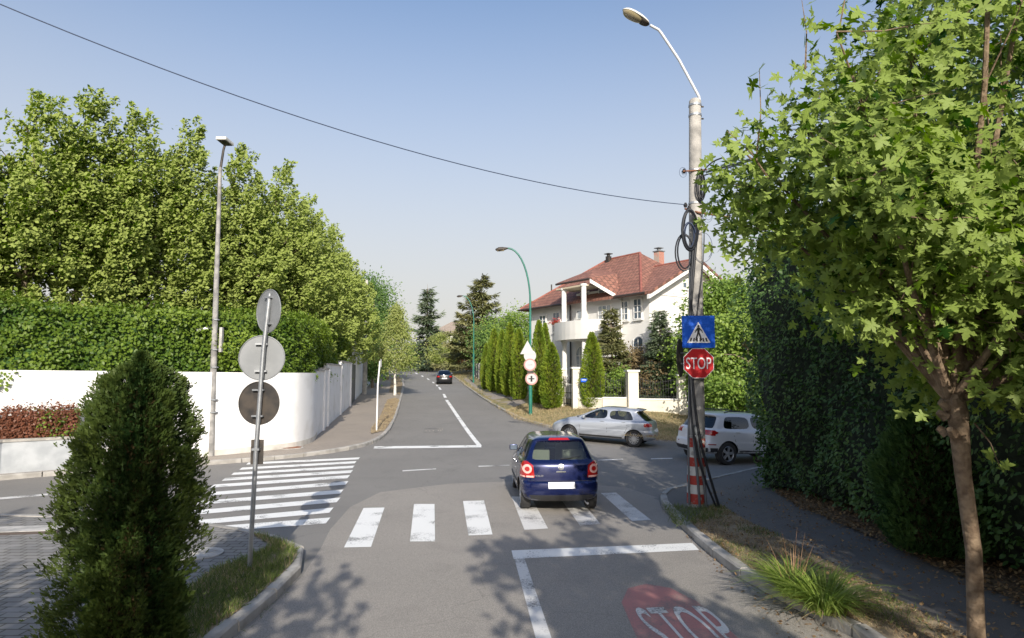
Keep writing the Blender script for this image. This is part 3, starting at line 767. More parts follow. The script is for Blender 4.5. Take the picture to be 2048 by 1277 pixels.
# --- near thuja on the left
def thuja(name, label, loc, H, Rm, n, lsz, mat, group=None, prof=None, jag=.12, stray=0):
    t = thing(name, label, 'conifer', loc, 0, group)
    prof = prof or (lambda u: (np.minimum(1, (u + .06) / .28) ** .5) * (1 - u) ** .55 * 1.18)
    u = rng.random(n) ** 1.15; a = rng.random(n) * 2 * np.pi
    lp = lumpn(np.c_[np.cos(a) * 1.3, np.sin(a) * 1.3, u * H * .8], 1.4, 2) ; lp2 = lumpn(np.c_[np.cos(a) * 1.3, np.sin(a) * 1.3, u * H * 1.2], 4.5, 8)
    r = Rm * prof(u) * (1 + lp * jag * 2.2 + lp2 * jag * 1.6) * np.clip(1 - rng.exponential(.13, n) + (rng.random(n) < .06) * rng.uniform(0, .22, n), .25, 1.3)
    P = np.c_[np.cos(a) * r, np.sin(a) * r, u * H + .05]
    out = np.c_[np.cos(a), np.sin(a), np.zeros(n)]
    A = out * .75 + np.array([0, 0, .75]) + rng.normal(size=(n, 3)) * .35
    tang = np.c_[-np.sin(a), np.cos(a), np.zeros(n)]
    NR = tang * .8 + out * .5 + rng.normal(size=(n, 3)) * .4
    tone = .45 + lp * .8 + lp2 * .5
    leaves('foliage', P, A, lsz, T_SPRAY, LM[mat], t, nrm=NR, tone=tone)
    # inner stems and trunk
    mb = MB(); mb.tube([(0, 0, -.1), (0, 0, H * .5), (0, 0, H * .93)], [Rm * .09, Rm * .05, .01], 7)
    for k in range(26):
        aa = random.uniform(0, 6.28); z = H * random.uniform(.03, .7); rr = Rm * .6 * float(prof(np.array(z / H)))
        mb.tube([(0, 0, z), (math.cos(aa) * rr * .5, math.sin(aa) * rr * .5, z + rr * .3), (math.cos(aa) * rr, math.sin(aa) * rr, z + rr * 1.1)], [.02, .014, .005], 4, cap=False)
    mb.obj('trunk', M['bark'], t, fix=False)
    # dark dead inner growth, dense enough to stop the eye
    ni = n // 5; u = rng.random(ni) ** 1.1; a = rng.random(ni) * 6.283; r = Rm * prof(u) * .55 * np.sqrt(rng.random(ni))
    P = np.c_[np.cos(a) * r, np.sin(a) * r, u * H * .94 + .04]
    o = leaves('inner_twigs', P, rng.normal(size=(ni, 3)) + [0, 0, .6], lsz * 1.9, T_SPRAY, LM[mat + '_in'], t)
    return t
LM['thuja_in'] = leafmat('thuja_inner', (.03, .035, .012), (.09, .06, .025), .8, .05, .2)
LM['thuja_dark'] = leafmat('dark_thuja_spray', (.025, .065, .018), (.07, .13, .035), .6, .1, .2)
LM['thuja_dark_in'] = LM['thuja_in']
LM['thuja_col_in'] = leafmat('column_thuja_inner', (.05, .07, .012), (.10, .10, .02), .8, .1, .2)
bt = (-3.50, 6.15, .12)
prof_near = lambda u: np.interp(u, [0, .05, .2, .4, .6, .75, .85, .91, .95, .97, 1], [.90, .97, 1.0, 1.0, .94, .84, .74, .60, .34, .12, .03])
thuja('thuja', 'big dark green thuja bush on the near left paving in front of the crossing', bt, 2.72, .43, 60000, .052, 'thuja', prof=prof_near, jag=.36)

# --- column thujas at the far side
prof_col = lambda u: np.interp(u, [0, .06, .25, .5, .75, .9, 1], [.55, .85, 1, .92, .66, .34, .03])
TC = [(972, 767, 690, 58, 'far end column thuja of the row, farthest up the road'), (988, 773, 661, 54, 'second column thuja from the far end of the row'),
      (1004, 781, 664, 50.5, 'middle column thuja of the five beyond the green lamp post'), (1020, 785, 650, 47.5, 'tallest column thuja of the five left of the green lamp post'),
      (1038, 791, 662, 44, 'column thuja just left of the green lamp post'), (1078, 801, 645, 40, 'tall column thuja just right of the round signs on the green lamp post'),
      (1091, 801, 651, 42, 'narrow column thuja hidden partly behind the tall one by the lamp post'), (1103, 811, 689, 37, 'short wide column thuja left of the garden gate'),
      (1185, 818, 669, 35.5, 'round-bottomed column thuja in front of the fence pillar and blue plate')]
GRP = 'column thujas along the far footpath and fence'
proto = None
for i, (px, pyb, pyt, Y, lab) in enumerate(TC):
    b = W(px, pyb, Y); zb = float(zbank(b.x, b.y)); top = W(px, pyt, Y).z; H = top - zb
    if proto is None:
        proto = thuja('column_thuja', lab, (b.x, b.y, zb), 4.0, .62, 5200, .14, 'thuja_col', GRP, prof_col, .06); proto.scale = (H / 4 * .78, H / 4 * .78, H / 4); base = proto
    else:
        c = copy_thing(base, (b.x, b.y, zb), random.uniform(0, 6), lab); sx = H / 4 * random.uniform(.68, .84)
        if i == 8: sx = .98
        if i == 7: sx = 1.02
        if i == 6: sx *= .8
        c.scale = (sx, sx, H / 4)

# --- general broadleaf tree
def tree(name, label, loc, H, zb, rad, n, lsz, mat, bark='bark', tr=.12, shape='round', group=None, tpl=T_OVAL, clumps=60, csz=.45, droop=0, nrm=(-.1, -.6, .8), offs=(0, 0), cat='tree', squash=.7):
    t = thing(name, label, cat, loc, 0, group)
    mb = MB(); tp = trunk(mb, (0, 0, -.15), (offs[0], offs[1], zb + (H - zb) * .75), tr, tr * .25, .3)
    P, A, tn, ends = [], [], [], []
    for k in range(clumps):
        u = rng.random()
        if shape == 'round': pr = math.sqrt(max(.02, 1 - (2 * u - 1) ** 2))
        elif shape == 'birch': pr = math.sin(math.pi * min(1, .12 + u)) ** .8 * (1.1 - u * .75)
        else: pr = 1 - u * .8
        a = rng.uniform(0, 6.283); r = rad * pr * math.sqrt(rng.uniform(.15, 1)) * rng.uniform(.85, 1.1)
        c = np.array([math.cos(a) * r + offs[0] * u, math.sin(a) * r + offs[1] * u, zb + (H - zb) * u])
        m = n // clumps; cs = csz * rng.uniform(.7, 1.3)
        e = rng.normal(size=(m, 3)) * cs * np.array([1, 1, squash])
        if droop: e[:, 2] -= np.abs(e[:, 0] + e[:, 1]) * droop
        P.append(c + e); A.append(e * .8 + rng.normal(size=(m, 3)) * .5 + [0, 0, -.3 - droop]); tn.append(np.full(m, rng.uniform(.2, .8)))
        ends.append(c)
    limbs(mb, tp, ends[::2], tr * .3)
    mb.obj('trunk', M[bark], t, smooth=True, fix=False)
    P = np.concatenate(P)
    leaves('crown', P, np.concatenate(A), lsz, tpl, LM[mat], t, nrm=np.tile(nrm, (len(P), 1)), tone=np.concatenate(tn))
    return t
def on(px, py, Y, zf=g, o=0.0):
    p = W(px, py, Y); return (p.x, p.y, float(zf(p.x, p.y)) + o)
def Hpx(pyt, Y, loc): return W(1024, pyt, Y).z - loc[2]
# far left side trees
l = on(790, 785, 51, g, .12); tree('birch_tree', 'young weeping birch with a pale trunk in the straw patch by the far road', l, Hpx(612, 51, l), 2.0, 1.75, 8500, .13, 'yellow_leaf', 'birch_bark', .11, 'birch', droop=.5, clumps=85, csz=.33)
l = on(745, 770, 62, g, .12); tree('broadleaf_tree', 'green roadside tree right of the hornbeam row, behind the white gatepost wall', l, Hpx(572, 62, l), 1.5, 2.2, 9000, .2, 'mid_leaf', clumps=60, csz=.6)
l = on(716, 762, 66, g, .12); tree('broadleaf_tree', 'light green tree in the gap between the stepped wall and the white gatepost', l, Hpx(650, 66, l), .6, 2.6, 7000, .2, 'light_leaf', clumps=50, csz=.6)
l = on(775, 750, 78, g, .1); tree('broadleaf_tree', 'leafy tree far up the road behind the birch', l, Hpx(640, 78, l), 1.5, 2.8, 7000, .22, 'light_leaf', clumps=50, csz=.7)
l = on(735, 752, 85, g, .1); tree('broadleaf_tree', 'dark rounded tree top showing over the hornbeams at the far left of the road', l, Hpx(560, 85, l), 3, 3.4, 8000, .26, 'mid_leaf', clumps=60, csz=.9)
l = on(887, 742, 104, zbank); tree('broadleaf_tree', 'small pale-leaved street tree on the bend in front of the brown fence', l, Hpx(672, 104, l), 1.4, 2.6, 6000, .25, 'yellow_leaf', 'birch_bark', .1, clumps=45, csz=.55)
l = on(848, 740, 118, zbank); tree('broadleaf_tree', 'green bush-like tree below the ragged conifer at the road bend', l, Hpx(690, 118, l), .5, 3.2, 6000, .3, 'mid_leaf', clumps=40, csz=.9)
l = on(1032, 775, 66, zbank); tree('broadleaf_tree', 'round green tree behind the column thujas left of the white house', l, Hpx(628, 66, l), 1.0, 3.0, 12000, .2, 'light_leaf', clumps=70, csz=.7)
l = on(1000, 768, 78, zbank); tree('broadleaf_tree', 'green tree between the large spruce and the column thujas', l, Hpx(650, 78, l), 1.0, 3.2, 9000, .22, 'mid_leaf', clumps=60, csz=.8)
l = on(925, 750, 112, zbank); tree('broadleaf_tree', 'low dark green tree in front of the far pale house', l, Hpx(700, 112, l), .5, 2.2, 4000, .26, 'mid_leaf', clumps=35, csz=.7)
# trees at the right of the house
l = on(1462, 850, 34, zbank); tree('broadleaf_tree', 'bright green bushy tree to the right of the sign pole, beside the white house', l, Hpx(572, 34, l), .4, 2.4, 26000, .17, 'light_leaf', clumps=150, csz=.48)
l = on(1500, 855, 30, zbank); tree('broadleaf_tree', 'light green low-branching tree right behind the white car', l, Hpx(640, 30, l), .2, 2.0, 15000, .16, 'light_leaf', clumps=90, csz=.42)
l = on(1402, 835, 35, zbank); tree('broadleaf_tree', 'light green shrub tree behind the sign pole against the white gable', l, Hpx(640, 35, l), .3, 1.5, 11000, .16, 'light_leaf', clumps=70, csz=.36)
l = on(1590, 850, 44, zbank); tree('broadleaf_tree', 'green tree farther back between the bright tree and the dark shrubs', l, Hpx(560, 44, l), .5, 3.0, 12000, .2, 'mid_leaf', clumps=70, csz=.7)

# --- conifers
def conifer(name, label, loc, H, rad, whorls, n, mat, zb=.1, ragged=.2, group=None, bl=.4, brown=False):
    t = thing(name, label, 'conifer', loc, 0, group)
    mb = MB(); mb.tube([(0, 0, -.1), (.05, 0, H * .5), (0, .03, H)], [H * .016, H * .01, .01], 7)
    P, A, tn = [], [], []
    tot = sum((1 - k / whorls) + .12 for k in range(whorls))
    for k in range(whorls):
        u = k / whorls; zk = H * (zb + (1 - zb) * u); r = rad * ((1 - u) ** .85 + .03)
        nb = 10
        for j in range(nb):
            a = rng.uniform(0, 6.283); L = r * rng.uniform(1 - ragged * 1.6, 1 + ragged * .5); z = zk + rng.uniform(-.5, .5) * H / whorls
            d = np.array([math.cos(a), math.sin(a), 0]); sag = rng.uniform(.05, .25)
            m = max(6, int(n * ((1 - u) + .12) / tot / nb)); s = np.sqrt(rng.random(m)); wd = .16 + .22 * L * (1 - s) * .7
            side = np.array([-d[1], d[0], 0]); q = rng.normal(size=m) * wd
            up = .35 * u
            pts = np.array([0, 0, z]) + d * (s * L)[:, None] + side * q[:, None]
            pts[:, 2] += -sag * L * s + up * L * s + .25 * L * s ** 3 * .6 - np.abs(rng.normal(size=m)) * bl * .22
            P.append(pts); A.append(d * .8 + side * np.sign(q)[:, None] * .5 + rng.normal(size=(m, 3)) * .3 + [0, 0, -.15]); tn.append(np.full(m, rng.uniform(.15, .85)))
            mb.tube([(0, 0, z), tuple(np.array([0, 0, z]) + d * L * .5 + [0, 0, -sag * L * .5 + up * L * .5]), tuple(np.array([0, 0, z]) + d * L * .9 + [0, 0, (-sag + up) * L * .9])], [.035, .02, .008], 4, cap=False)
    mb.obj('trunk', M['bark'], t, fix=False)
    leaves('crown', np.concatenate(P), np.concatenate(A), bl, T_NEEDLE, LM[mat], t, nrm=np.tile([0, -.3, 1.0], (sum(map(len, P)), 1)), tone=np.concatenate(tn))
    return t
l = on(962, 760, 92, zbank); conifer('spruce_tree', 'large tall spruce behind the column thujas with layered drooping boughs', l, Hpx(548, 92, l), 6.2, 14, 17000, 'spruce', .1, .42, bl=.75)
l = on(853, 745, 112, zbank); conifer('spruce_tree', 'ragged narrow dark conifer left of the far pale house', l, Hpx(568, 112, l), 4.4, 12, 7000, 'fir', .1, .6, bl=.9)
l = on(1224, 815, 37.3, zbank); conifer('pine_tree', 'brownish young pine in front of the balcony of the white house', l, Hpx(612, 37.3, l), 1.35, 15, 22000, 'spruce', .05, .22, bl=.26)
l = on(1322, 820, 36.5, zbank); conifer('fir_tree', 'dark young fir in front of the white gable, behind the fence', l, Hpx(618, 36.5, l), 1.3, 16, 20000, 'fir', .05, .3, bl=.26)
LM['brownbush'] = leafmat('brown_shrub_leaf', (.10, .07, .035), (.25, .19, .09), .6, .2)
for px, Y, H_, mt, lab in [(1232, 36.6, 1.9, 'light_leaf', 'yellow-green shrub behind the iron fence panel left of the cream pillar'), (1308, 36.4, 2.1, 'brownbush', 'brown and green shrub behind the iron fence panel right of the cream pillar'),
                         (1272, 38.3, 3.0, 'brownbush', 'reddish brown shrub behind the cream pillar against the house'), (1345, 36.2, 1.6, 'mid_leaf', 'green shrub behind the fence just left of the sign pole')]:
    l = on(px, 815, Y, zbank); tree('garden_shrub', lab, l, H_, .2, .85, 4200, .12, mt, tr=.04, clumps=40, csz=.26, cat='shrub')
# ---------------------------------------------------------------- near maple
MX, MY = 4.13, 6.0
mz = float(g(MX, MY)) + .12
def maple(name, label, loc, poly, depth, nleaf, nclump, lsz, fork, mat='maple', detail=True, group=None):
    t = thing(name, label, 'tree', loc, 0, group)
    mb = MB(); fz = fork - loc[2]
    pts = [(0, 0, -.15), (.0, 0, .3), (.02, 0, 1.0), (-.02, .02, fz * .7), (-.05, 0, fz - .15), (-.10, 0, fz)]
    mb.tube(pts, [.085, .070, .064, .066, .085, .10], 14)
    pa = np.array(poly); x0, z0 = pa.min(0); x1, z1 = pa.max(0); f0 = Vector((-.10, 0, fz - .05)); mains = []; C = []
    tips = pa[:-1] if not detail else np.array(TIPS)
    br = []
    for i, (tx, tz) in enumerate(tips):
        e = Vector((tx - loc[0], rng.uniform(-1, 1) * depth * .75, tz - loc[2])); mid_ = f0.lerp(e, .45) + Vector((random.uniform(-.1, .1), 0, .22)); q3 = f0.lerp(e, .78) + Vector((0, 0, .12))
        mb.tube([f0, f0.lerp(mid_, .5), mid_, q3, e], [.045, .034, .024, .014, .006], 7); br.append([f0, mid_, q3, e]); mains += [mid_, q3, e]
    while len(C) < nclump:
        k = br[rng.integers(len(br))]; s = rng.uniform(.28 if detail else .15, 1.0); j = min(2, int(s * 3)); p = k[j].lerp(k[j + 1], s * 3 - j)
        o = Vector(rng.normal(size=3)) * ((.30 if detail else .4) * (1.15 - .5 * s)); p = p + o
        if p.z < fz + (.12 if p.x < .35 else -.05): continue
        if detail:
            X_, Z_ = p.x + loc[0], p.z + loc[2]
            if X_ < 2.30 or Z_ < np.interp(X_, [2.3, 3.0, 3.6, 4.0, 4.4, 5.0], [4.25, 3.50, 3.02, 2.75, 2.55, 2.5]) or Z_ > np.interp(X_, [2.3, 2.5, 2.6, 3.4, 3.6, 4.0], [5.15, 5.3, 5.85, 6.0, 6.2, 9]): continue
        C.append(tuple(p))
    C = np.array(C)
    # pruning knuckles at the fork
    if detail:
        for k in range(9):
            a = random.uniform(0, 6.28); z = fz - random.uniform(.0, .35); r = .085
            mb.tube([(math.cos(a) * r - .06, math.sin(a) * r, z), (math.cos(a) * (r + .07) - .06, math.sin(a) * (r + .07), z + .05)], [.05, .028], 7)
    mb.obj('trunk', M['maple_bark'], t, smooth=True, fix=False)
    m = nleaf // nclump; P, A, tn, Q = [], [], [], []
    for c in C:
        e = np.clip(rng.normal(size=(m, 3)), -1.5, 1.5) * np.array([.24, .27, .22]); P.append(c + e)
        o = unit(e + rng.normal(size=(m, 3)) * .12); A.append(o * .7 + np.array([-.1, -.2, -.55]) + rng.normal(size=(m, 3)) * .3); tn.append(np.full(m, rng.uniform(.0, .95)))
        Q.append(c)
    P = np.concatenate(P); A = np.concatenate(A)
    leaves('crown', P, A, lsz, T_MAPLE, LM[mat], t, nrm=np.tile([-.05, -.75, .65], (len(P), 1)), tone=np.concatenate(tn), jit=.62)
    # twigs to clumps
    mb = MB()
    for c in C:
        c = Vector(c); p = min(mains, key=lambda q: (q - c).length); mb.tube([p, p.lerp(c, .6) + Vector((0, 0, -.03)), c, c + (c - p).normalized() * .15], [.009, .006, .004, .002], 4, cap=False)
    mb.obj('twigs', M['maple_bark'], t, fix=False)['kind'] = 'stuff'
    return t
TIPS = [(2.35, 4.55), (2.4, 5.0), (2.75, 5.6), (2.9, 4.3), (3.3, 5.85), (2.9, 5.1), (3.35, 3.6), (3.9, 6.6), (4.15, 8.2), (4.0, 5.0), (4.6, 7.2), (5.1, 8.0), (5.4, 6.2), (5.9, 4.9), (5.7, 3.7), (4.9, 3.3), (4.75, 4.6), (3.55, 4.6), (4.4, 3.5), (6.2, 6.8), (5.1, 2.75), (5.9, 3.1), (4.6, 2.95)]
mp = [(1.95, 4.75), (2.12, 5.1), (2.45, 5.2), (2.55, 5.8), (3.2, 5.95), (3.5, 5.75), (3.75, 6.3), (4.0, 8.3), (6.3, 8.3), (6.9, 5), (6.4, 2.9), (5.2, 2.7), (4.3, 2.72), (3.7, 2.9), (3.1, 3.5), (2.7, 4.0), (2.15, 4.3)]
mt = maple('maple_tree', 'near maple with big lobed leaves and a bare trunk at the right edge', (MX, MY, mz), mp, 1.5, 13500, 270, .094, 2.5)
# sprouts on the trunk and on single leading twigs
for nm, base, tip, k in [('shoot', (-1.0, 0, 5.8), (-.85, .05, 6.6), 16), ('shoot', (.06, -.05, 2.15), (.22, -.12, 1.75), 9), ('shoot', (-1.82, 0, 4.6), (-1.76, 0, 5.5), 16), ('shoot', (-1.32, 0, 5.5), (-1.28, .1, 6.25), 14), ('shoot', (-1.75, -.1, 4.4), (-2.12, -.1, 4.85), 11)]:
    mb = MB().tube([base, tuple((Vector(base) + Vector(tip)) / 2 + Vector((.03, 0, .02))), tip], [.010, .006, .003], 5); mb.obj(nm, M['maple_bark'], mt, fix=False)
    s = rng.random(k)[:, None]; P = np.array(base) * (1 - s) + np.array(tip) * s + rng.normal(size=(k, 3)) * .05
    leaves('leaves', P, rng.normal(size=(k, 3)) + [0, -.4, -.3], .105, T_MAPLE, LM['maple'], mt, nrm=np.tile([0, -.8, .6], (k, 1)), tone=np.full(k, .7))
# street trees behind the viewpoint; their shade falls across the near road and paving
def back(x, y, poly, dep, nl, nc, lab, fork=2.6):
    poly = [(x + a, b) for a, b in poly]
    maple('maple_tree', lab, (x, y, .12), poly, dep, nl, nc, .17, fork, detail=False, group='street maples behind the viewpoint')
back(4.0, -2.6, [(-2.0, 3.4), (-2.5, 4.6), (-2.6, 5.6), (-2.2, 6.5), (-1.4, 7.3), (1.9, 7.6), (3, 5), (2.2, 3.4), (-1.5, 4.5), (-1.6, 5.6), (0, 0)], 1.9, 3600, 150, 'street maple on the right verge behind the viewpoint')
back(-3.2, -2.4, [(-2.6, 3.2), (-2.4, 5.0), (-.6, 5.6), (1.3, 5.6), (1.9, 4.8), (1.8, 4.0), (1.2, 3.2), (0, 4.6), (0, 0)], 1.5, 3000, 110, 'street maple on the left verge behind the viewpoint')
back(-8.0, -3.5, [(-3.6, 3.0), (-3.2, 6.3), (0, 7.6), (3.0, 6.3), (3.2, 3.2), (-2, 4.5), (1.8, 4.6), (0, 5.5), (0, 0)], 2.4, 8000, 220, 'street maple over the left paving behind the viewpoint')

# ---------------------------------------------------------------- dark shrubbery on the right
zt = lambda x, y: 5.6 + .5 * np.sin(y * .9) + .25 * np.sin(y * 2.3)
hedge('tall_hedge', 'dark green overgrown hedge at the right, between the maple and the white car', 'hedge', [(6.25, 7.6), (6.3, 11), (6.1, 14), (6.0, 16.2)],
      lambda x, y: g(x, y) + .22, zt, 2.2, 520, .085, 'dark', 11, side=-1, amp=.28, bulge=.35, core=(.010, .016, .008))
hedge('tall_hedge', 'dark hedge turning the corner behind the white car, at its right', 'hedge', [(6.1, 16.4), (9, 17.7), (14, 19.9)],
      lambda x, y: g(x, y) + .15, lambda x, y: 5.4 + .5 * np.sin(x * 1.7), 1.8, 180, .10, 'dark', 17, side=-1, amp=.25, bulge=.25, core=(.010, .016, .008))
hedge('tall_hedge', 'large-leaved ivy-like hedge right of the maple trunk', 'hedge', [(6.0, -12), (6.0, 3), (6.05, 7.4)],
      lambda x, y: g(x, y) + .25, lambda x, y: 6.0 + .5 * np.sin(y * 1.1), 2.0, 120, .12, 'dark', 23, side=-1, amp=.25, bulge=.2, core=(.010, .016, .008))
thuja('thuja', 'dark low thuja bush tucked into the hedge left of the maple trunk', (6.1, 9.6, .15), 2.3, .75, 12000, .10, 'thuja_dark', prof=lambda u: np.interp(u, [0, .1, .4, .8, 1], [.7, .95, 1, .6, .1]), jag=.15)
for (x, y, H_, r_, n_, lab) in [(8.6, 17.0, 7.4, 1.9, 14000, 'dark leafy tree rising over the hedge just right of the pole'), (9.0, 13.0, 8.6, 2.4, 15000, 'dark tall tree behind the hedge, seen through the maple'),
                               (9.0, 9.0, 9.5, 2.6, 13000, 'tall dark tree behind the maple crown at the top right corner'), (8.4, 4.6, 9.0, 2.3, 8000, 'tall dark tree at the far right edge behind the hedge')]:
    tree('broadleaf_tree', lab, (x, y, float(g(x, y)) + .12), H_, 3.6, r_, n_, .13, 'dark', clumps=110, csz=.42, tr=.14)

# ---------------------------------------------------------------- grass, straw and fallen leaves
def scatter(name, poly, n, lsz, mat, zf, off, tpl=T_BLADE, up=1.0, spread=.6, kind='stuff', mask=None, flat=False):
    b = [tuple(p[:2]) for p in poly]; pa = np.array(b); x0, y0 = pa.min(0); x1, y1 = pa.max(0)
    P = np.c_[rng.uniform(x0, x1, n * 3), rng.uniform(y0, y1, n * 3)]; P = P[inside(b, P)]
    if mask is not None:
        k = np.array([noise.noise((p[0] * mask[0], p[1] * mask[0], mask[2])) for p in P]); P = P[k + rng.normal(size=len(P)) * .15 > mask[1]]
    P = P[:n]; z = zf(P[:, 0], P[:, 1]) + off; m = len(P)
    A = rng.normal(size=(m, 3)) * spread + [0, 0, up]
    nr = None
    if flat: A[:, 2] = rng.normal(size=m) * .25; nr = np.tile([0, 0, 3.0], (m, 1))
    leaves(name, np.c_[P, z], A, lsz, tpl, LM[mat], nrm=nr, kind=kind)
vL = [p for p in VERGE_L if p[1] > 3] + [(-3.6, 3.2)]
vL = vl_out and [p for p in vl_out if p[1] > 3.5] + [(-3.7, 3.5)] + GL([(300, 1277), (360, 1190), (430, 1140), (510, 1108), (545, 1093)], .12)
scatter('grass', vL, 9000, .11, 'grass', g, .12, spread=.75)
scatter('dry_grass', vL, 5000, .09, 'dry', g, .12, spread=1.0, mask=(1.2, .05, 3))
vR = [p for p in vr_out if p[1] > 3.5] + GL([(1432, 1006), (1480, 1035)], .12) + [(4.35, 9.6), (4.45, 7.5), (4.6, 3.5)]
if vR[0][1] > vR[len(vr_out) - 1][1]: pass
scatter('dry_grass', vR, 15000, .055, 'dry', g, .12, spread=1.8)
scatter('fallen_leaves', vR, 1500, .045, 'fallen', g, .15, T_DIAMOND, flat=True)
scatter('grass', vR, 5000, .09, 'grass', g, .12, spread=1.0, mask=(1.1, .12, 8))
scatter('fallen_leaves', [(4.2, 3), (4.2, 9), (5.0, 13), (6.8, 16), (6.8, 3)], 2600, .05, 'fallen', g, .15, T_DIAMOND, flat=True)
scatter('fallen_leaves', [(5.65, 3), (5.6, 13), (6.1, 15.6), (7.2, 16.4), (7.2, 3)], 9000, .06, 'fallen', g, .16, T_DIAMOND, flat=True)
scatter('fallen_leaves', GL([(1360, 1060), (1440, 1150), (1560, 1277), (1700, 1277), (1500, 1150), (1400, 1085)]), 160, .05, 'fallen', g, .012, T_DIAMOND, flat=True)
scatter('straw', STRAW, 5000, .10, 'dry', g, .14, spread=1.6)
scatter('straw', STRAW2, 2500, .14, 'dry', g, .14, spread=1.4)
scatter('straw', GL([(745, 872), (772, 868), (800, 812), (805, 802), (797, 800), (765, 862)]), 300, .07, 'dry', g, .01, T_DIAMOND, flat=True)
bk = [tuple(GB(*q)[:2]) for q in [(1030, 840), (1110, 858), (1350, 884), (1500, 884), (1500, 845), (1380, 832), (1200, 822), (1130, 812), (1062, 808), (1030, 816), (1008, 822)]]
scatter('straw', bk, 26000, .13, 'dry', zbank, 0.02, spread=1.1)
scatter('grass', bk, 2500, .13, 'grass', zbank, 0.02, spread=.9, mask=(.5, .12, 5))
bk2 = [tuple(GB(*q)[:2]) for q in [(890, 747), (905, 752), (950, 785), (1000, 822), (1010, 820), (960, 782), (925, 758), (965, 766), (1000, 785), (1050, 800), (1110, 812), (1100, 800), (1000, 770), (960, 757), (900, 745)]]
scatter('straw', bk2, 9000, .18, 'dry', zbank, 0.02, spread=1.0)
scatter('grass', bk2, 4500, .18, 'grass', zbank, 0.02, spread=.8)

scatter('grass', GL([(1325, 1010), (1350, 1052), (1400, 1050), (1445, 1028), (1440, 1012), (1400, 1016)], .12), 1500, .10, 'grass', g, .12, spread=.9)
scatter('weeds', GL([(600, 1108), (560, 1192), (470, 1277), (480, 1279), (572, 1194), (612, 1122)]), 160, .05, 'grass', g, .004, T_BLADE, spread=.9)
scatter('weeds', GL([(1330, 1022), (1402, 1100), (1526, 1190), (1618, 1240), (1612, 1243), (1518, 1193), (1396, 1104), (1322, 1022)]), 220, .05, 'dry', g, .004, T_BLADE, spread=1.2)
scatter('fallen_leaves', GL([(1380, 1000), (1500, 960), (1620, 1060), (1800, 1200), (1900, 1277), (1750, 1277), (1500, 1100), (1440, 1030)], .12), 500, .045, 'fallen', g, .13, T_DIAMOND, flat=True)
# ornamental grass clumps on the right kerb
def tuft(label, px, py, rad, n, stalks, tall):
    p = G(px, py, .12); t = thing('grass_clump', label, 'grass clump', (p.x, p.y, float(g(p.x, p.y)) + .12), 0, 'long-bladed grass clumps on the right verge')
    def blades(nm, cnt, L0, L1, wd, arch, mat, rr, up):
        v, f, tn = [], [], []
        for k in range(cnt):
            a = random.uniform(0, 6.283); r0 = rr * math.sqrt(random.random()); L = random.uniform(L0, L1); d = Vector((math.cos(a), math.sin(a), 0)); base = d * r0 + Vector((random.gauss(0, .02), random.gauss(0, .02), 0))
            ar = arch * random.uniform(.6, 1.3); side = Vector((-d.y, d.x, 0)) * wd; n0 = len(v)
            for i in range(6):
                s = i / 5; p = base + d * (ar * L * s ** 1.6) + Vector((0, 0, up * L * (s - .55 * ar * s ** 2.6))); w_ = 1 - s ** 2 * .95
                v += [p - side * w_, p + side * w_]
            f += [(n0 + 2 * i, n0 + 2 * i + 1, n0 + 2 * i + 3, n0 + 2 * i + 2) for i in range(5)]; tn += [random.random()] * 12
        me = bpy.data.meshes.new(nm); me.from_pydata([tuple(q) for q in v], [], f); at = me.attributes.new('tone', 'FLOAT', 'POINT'); at.data.foreach_set('value', tn); link(me, nm, LM[mat], t)
    blades('blades', n, .38, .74, .009, .95, 'tuft', rad, .85)
    blades('dead_blades', n // 5, .2, .5, .005, 1.3, 'dry', rad, .4)
    if stalks: blades('stalks', stalks, tall * .6, tall, .005, .28, 'seed', rad * .6, 1.0)
tuft('long green grass clump with reddish seed stalks on the kerb, nearer the pole', 1590, 1190, .17, 330, 13, .85)
tuft('low wide grass clump without stalks hanging over the kerb, nearest the viewer', 1650, 1222, .19, 380, 0, .5)

# ---------------------------------------------------------------- street furniture
def disc_sign(T, name, c, r, nx, front, backm, th=.012, shape=24, border=None, rot=0):
    """plate whose back faces -n ; n is the facing direction in plan"""
    nx = Vector((nx[0], nx[1], 0)).normalized(); s = Vector((-nx.y, nx.x, 0)); up = Vector((0, 0, 1)); c = Vector(c)
    pts = [c + (s * math.cos(2 * math.pi * k / shape + rot) + up * math.sin(2 * math.pi * k / shape + rot)) * r for k in range(shape)]
    mb = MB().slab([p - nx * th for p in pts], nx * (th - .001)); mb.obj(name, backm, T, world=True)
    mb = MB().slab(pts, nx * .002); o = mb.obj('face', front, bpy.context.scene.objects[0] if False else None)
    return pts, nx, s, o
def shift_parent(o, T):
    m = (Matrix.Translation(T.location) @ T.rotation_euler.to_matrix().to_4x4()).inverted(); o.data.transform(m); o.parent = T
M['sign_white'] = simple('sign_white', (.78, .78, .78), .35); M['sign_red'] = simple('sign_red', (.52, .02, .025), .3, coat=.3)
M['sign_blue'] = simple('sign_blue', (.012, .10, .55), .25, coat=.4); M['sign_black'] = simple('sign_black', (.015, .015, .015), .4)
M['dark_back'] = simple('weathered_sign_back', (.022, .020, .019), .6, 0, c2=(.06, .048, .038), scale=5)
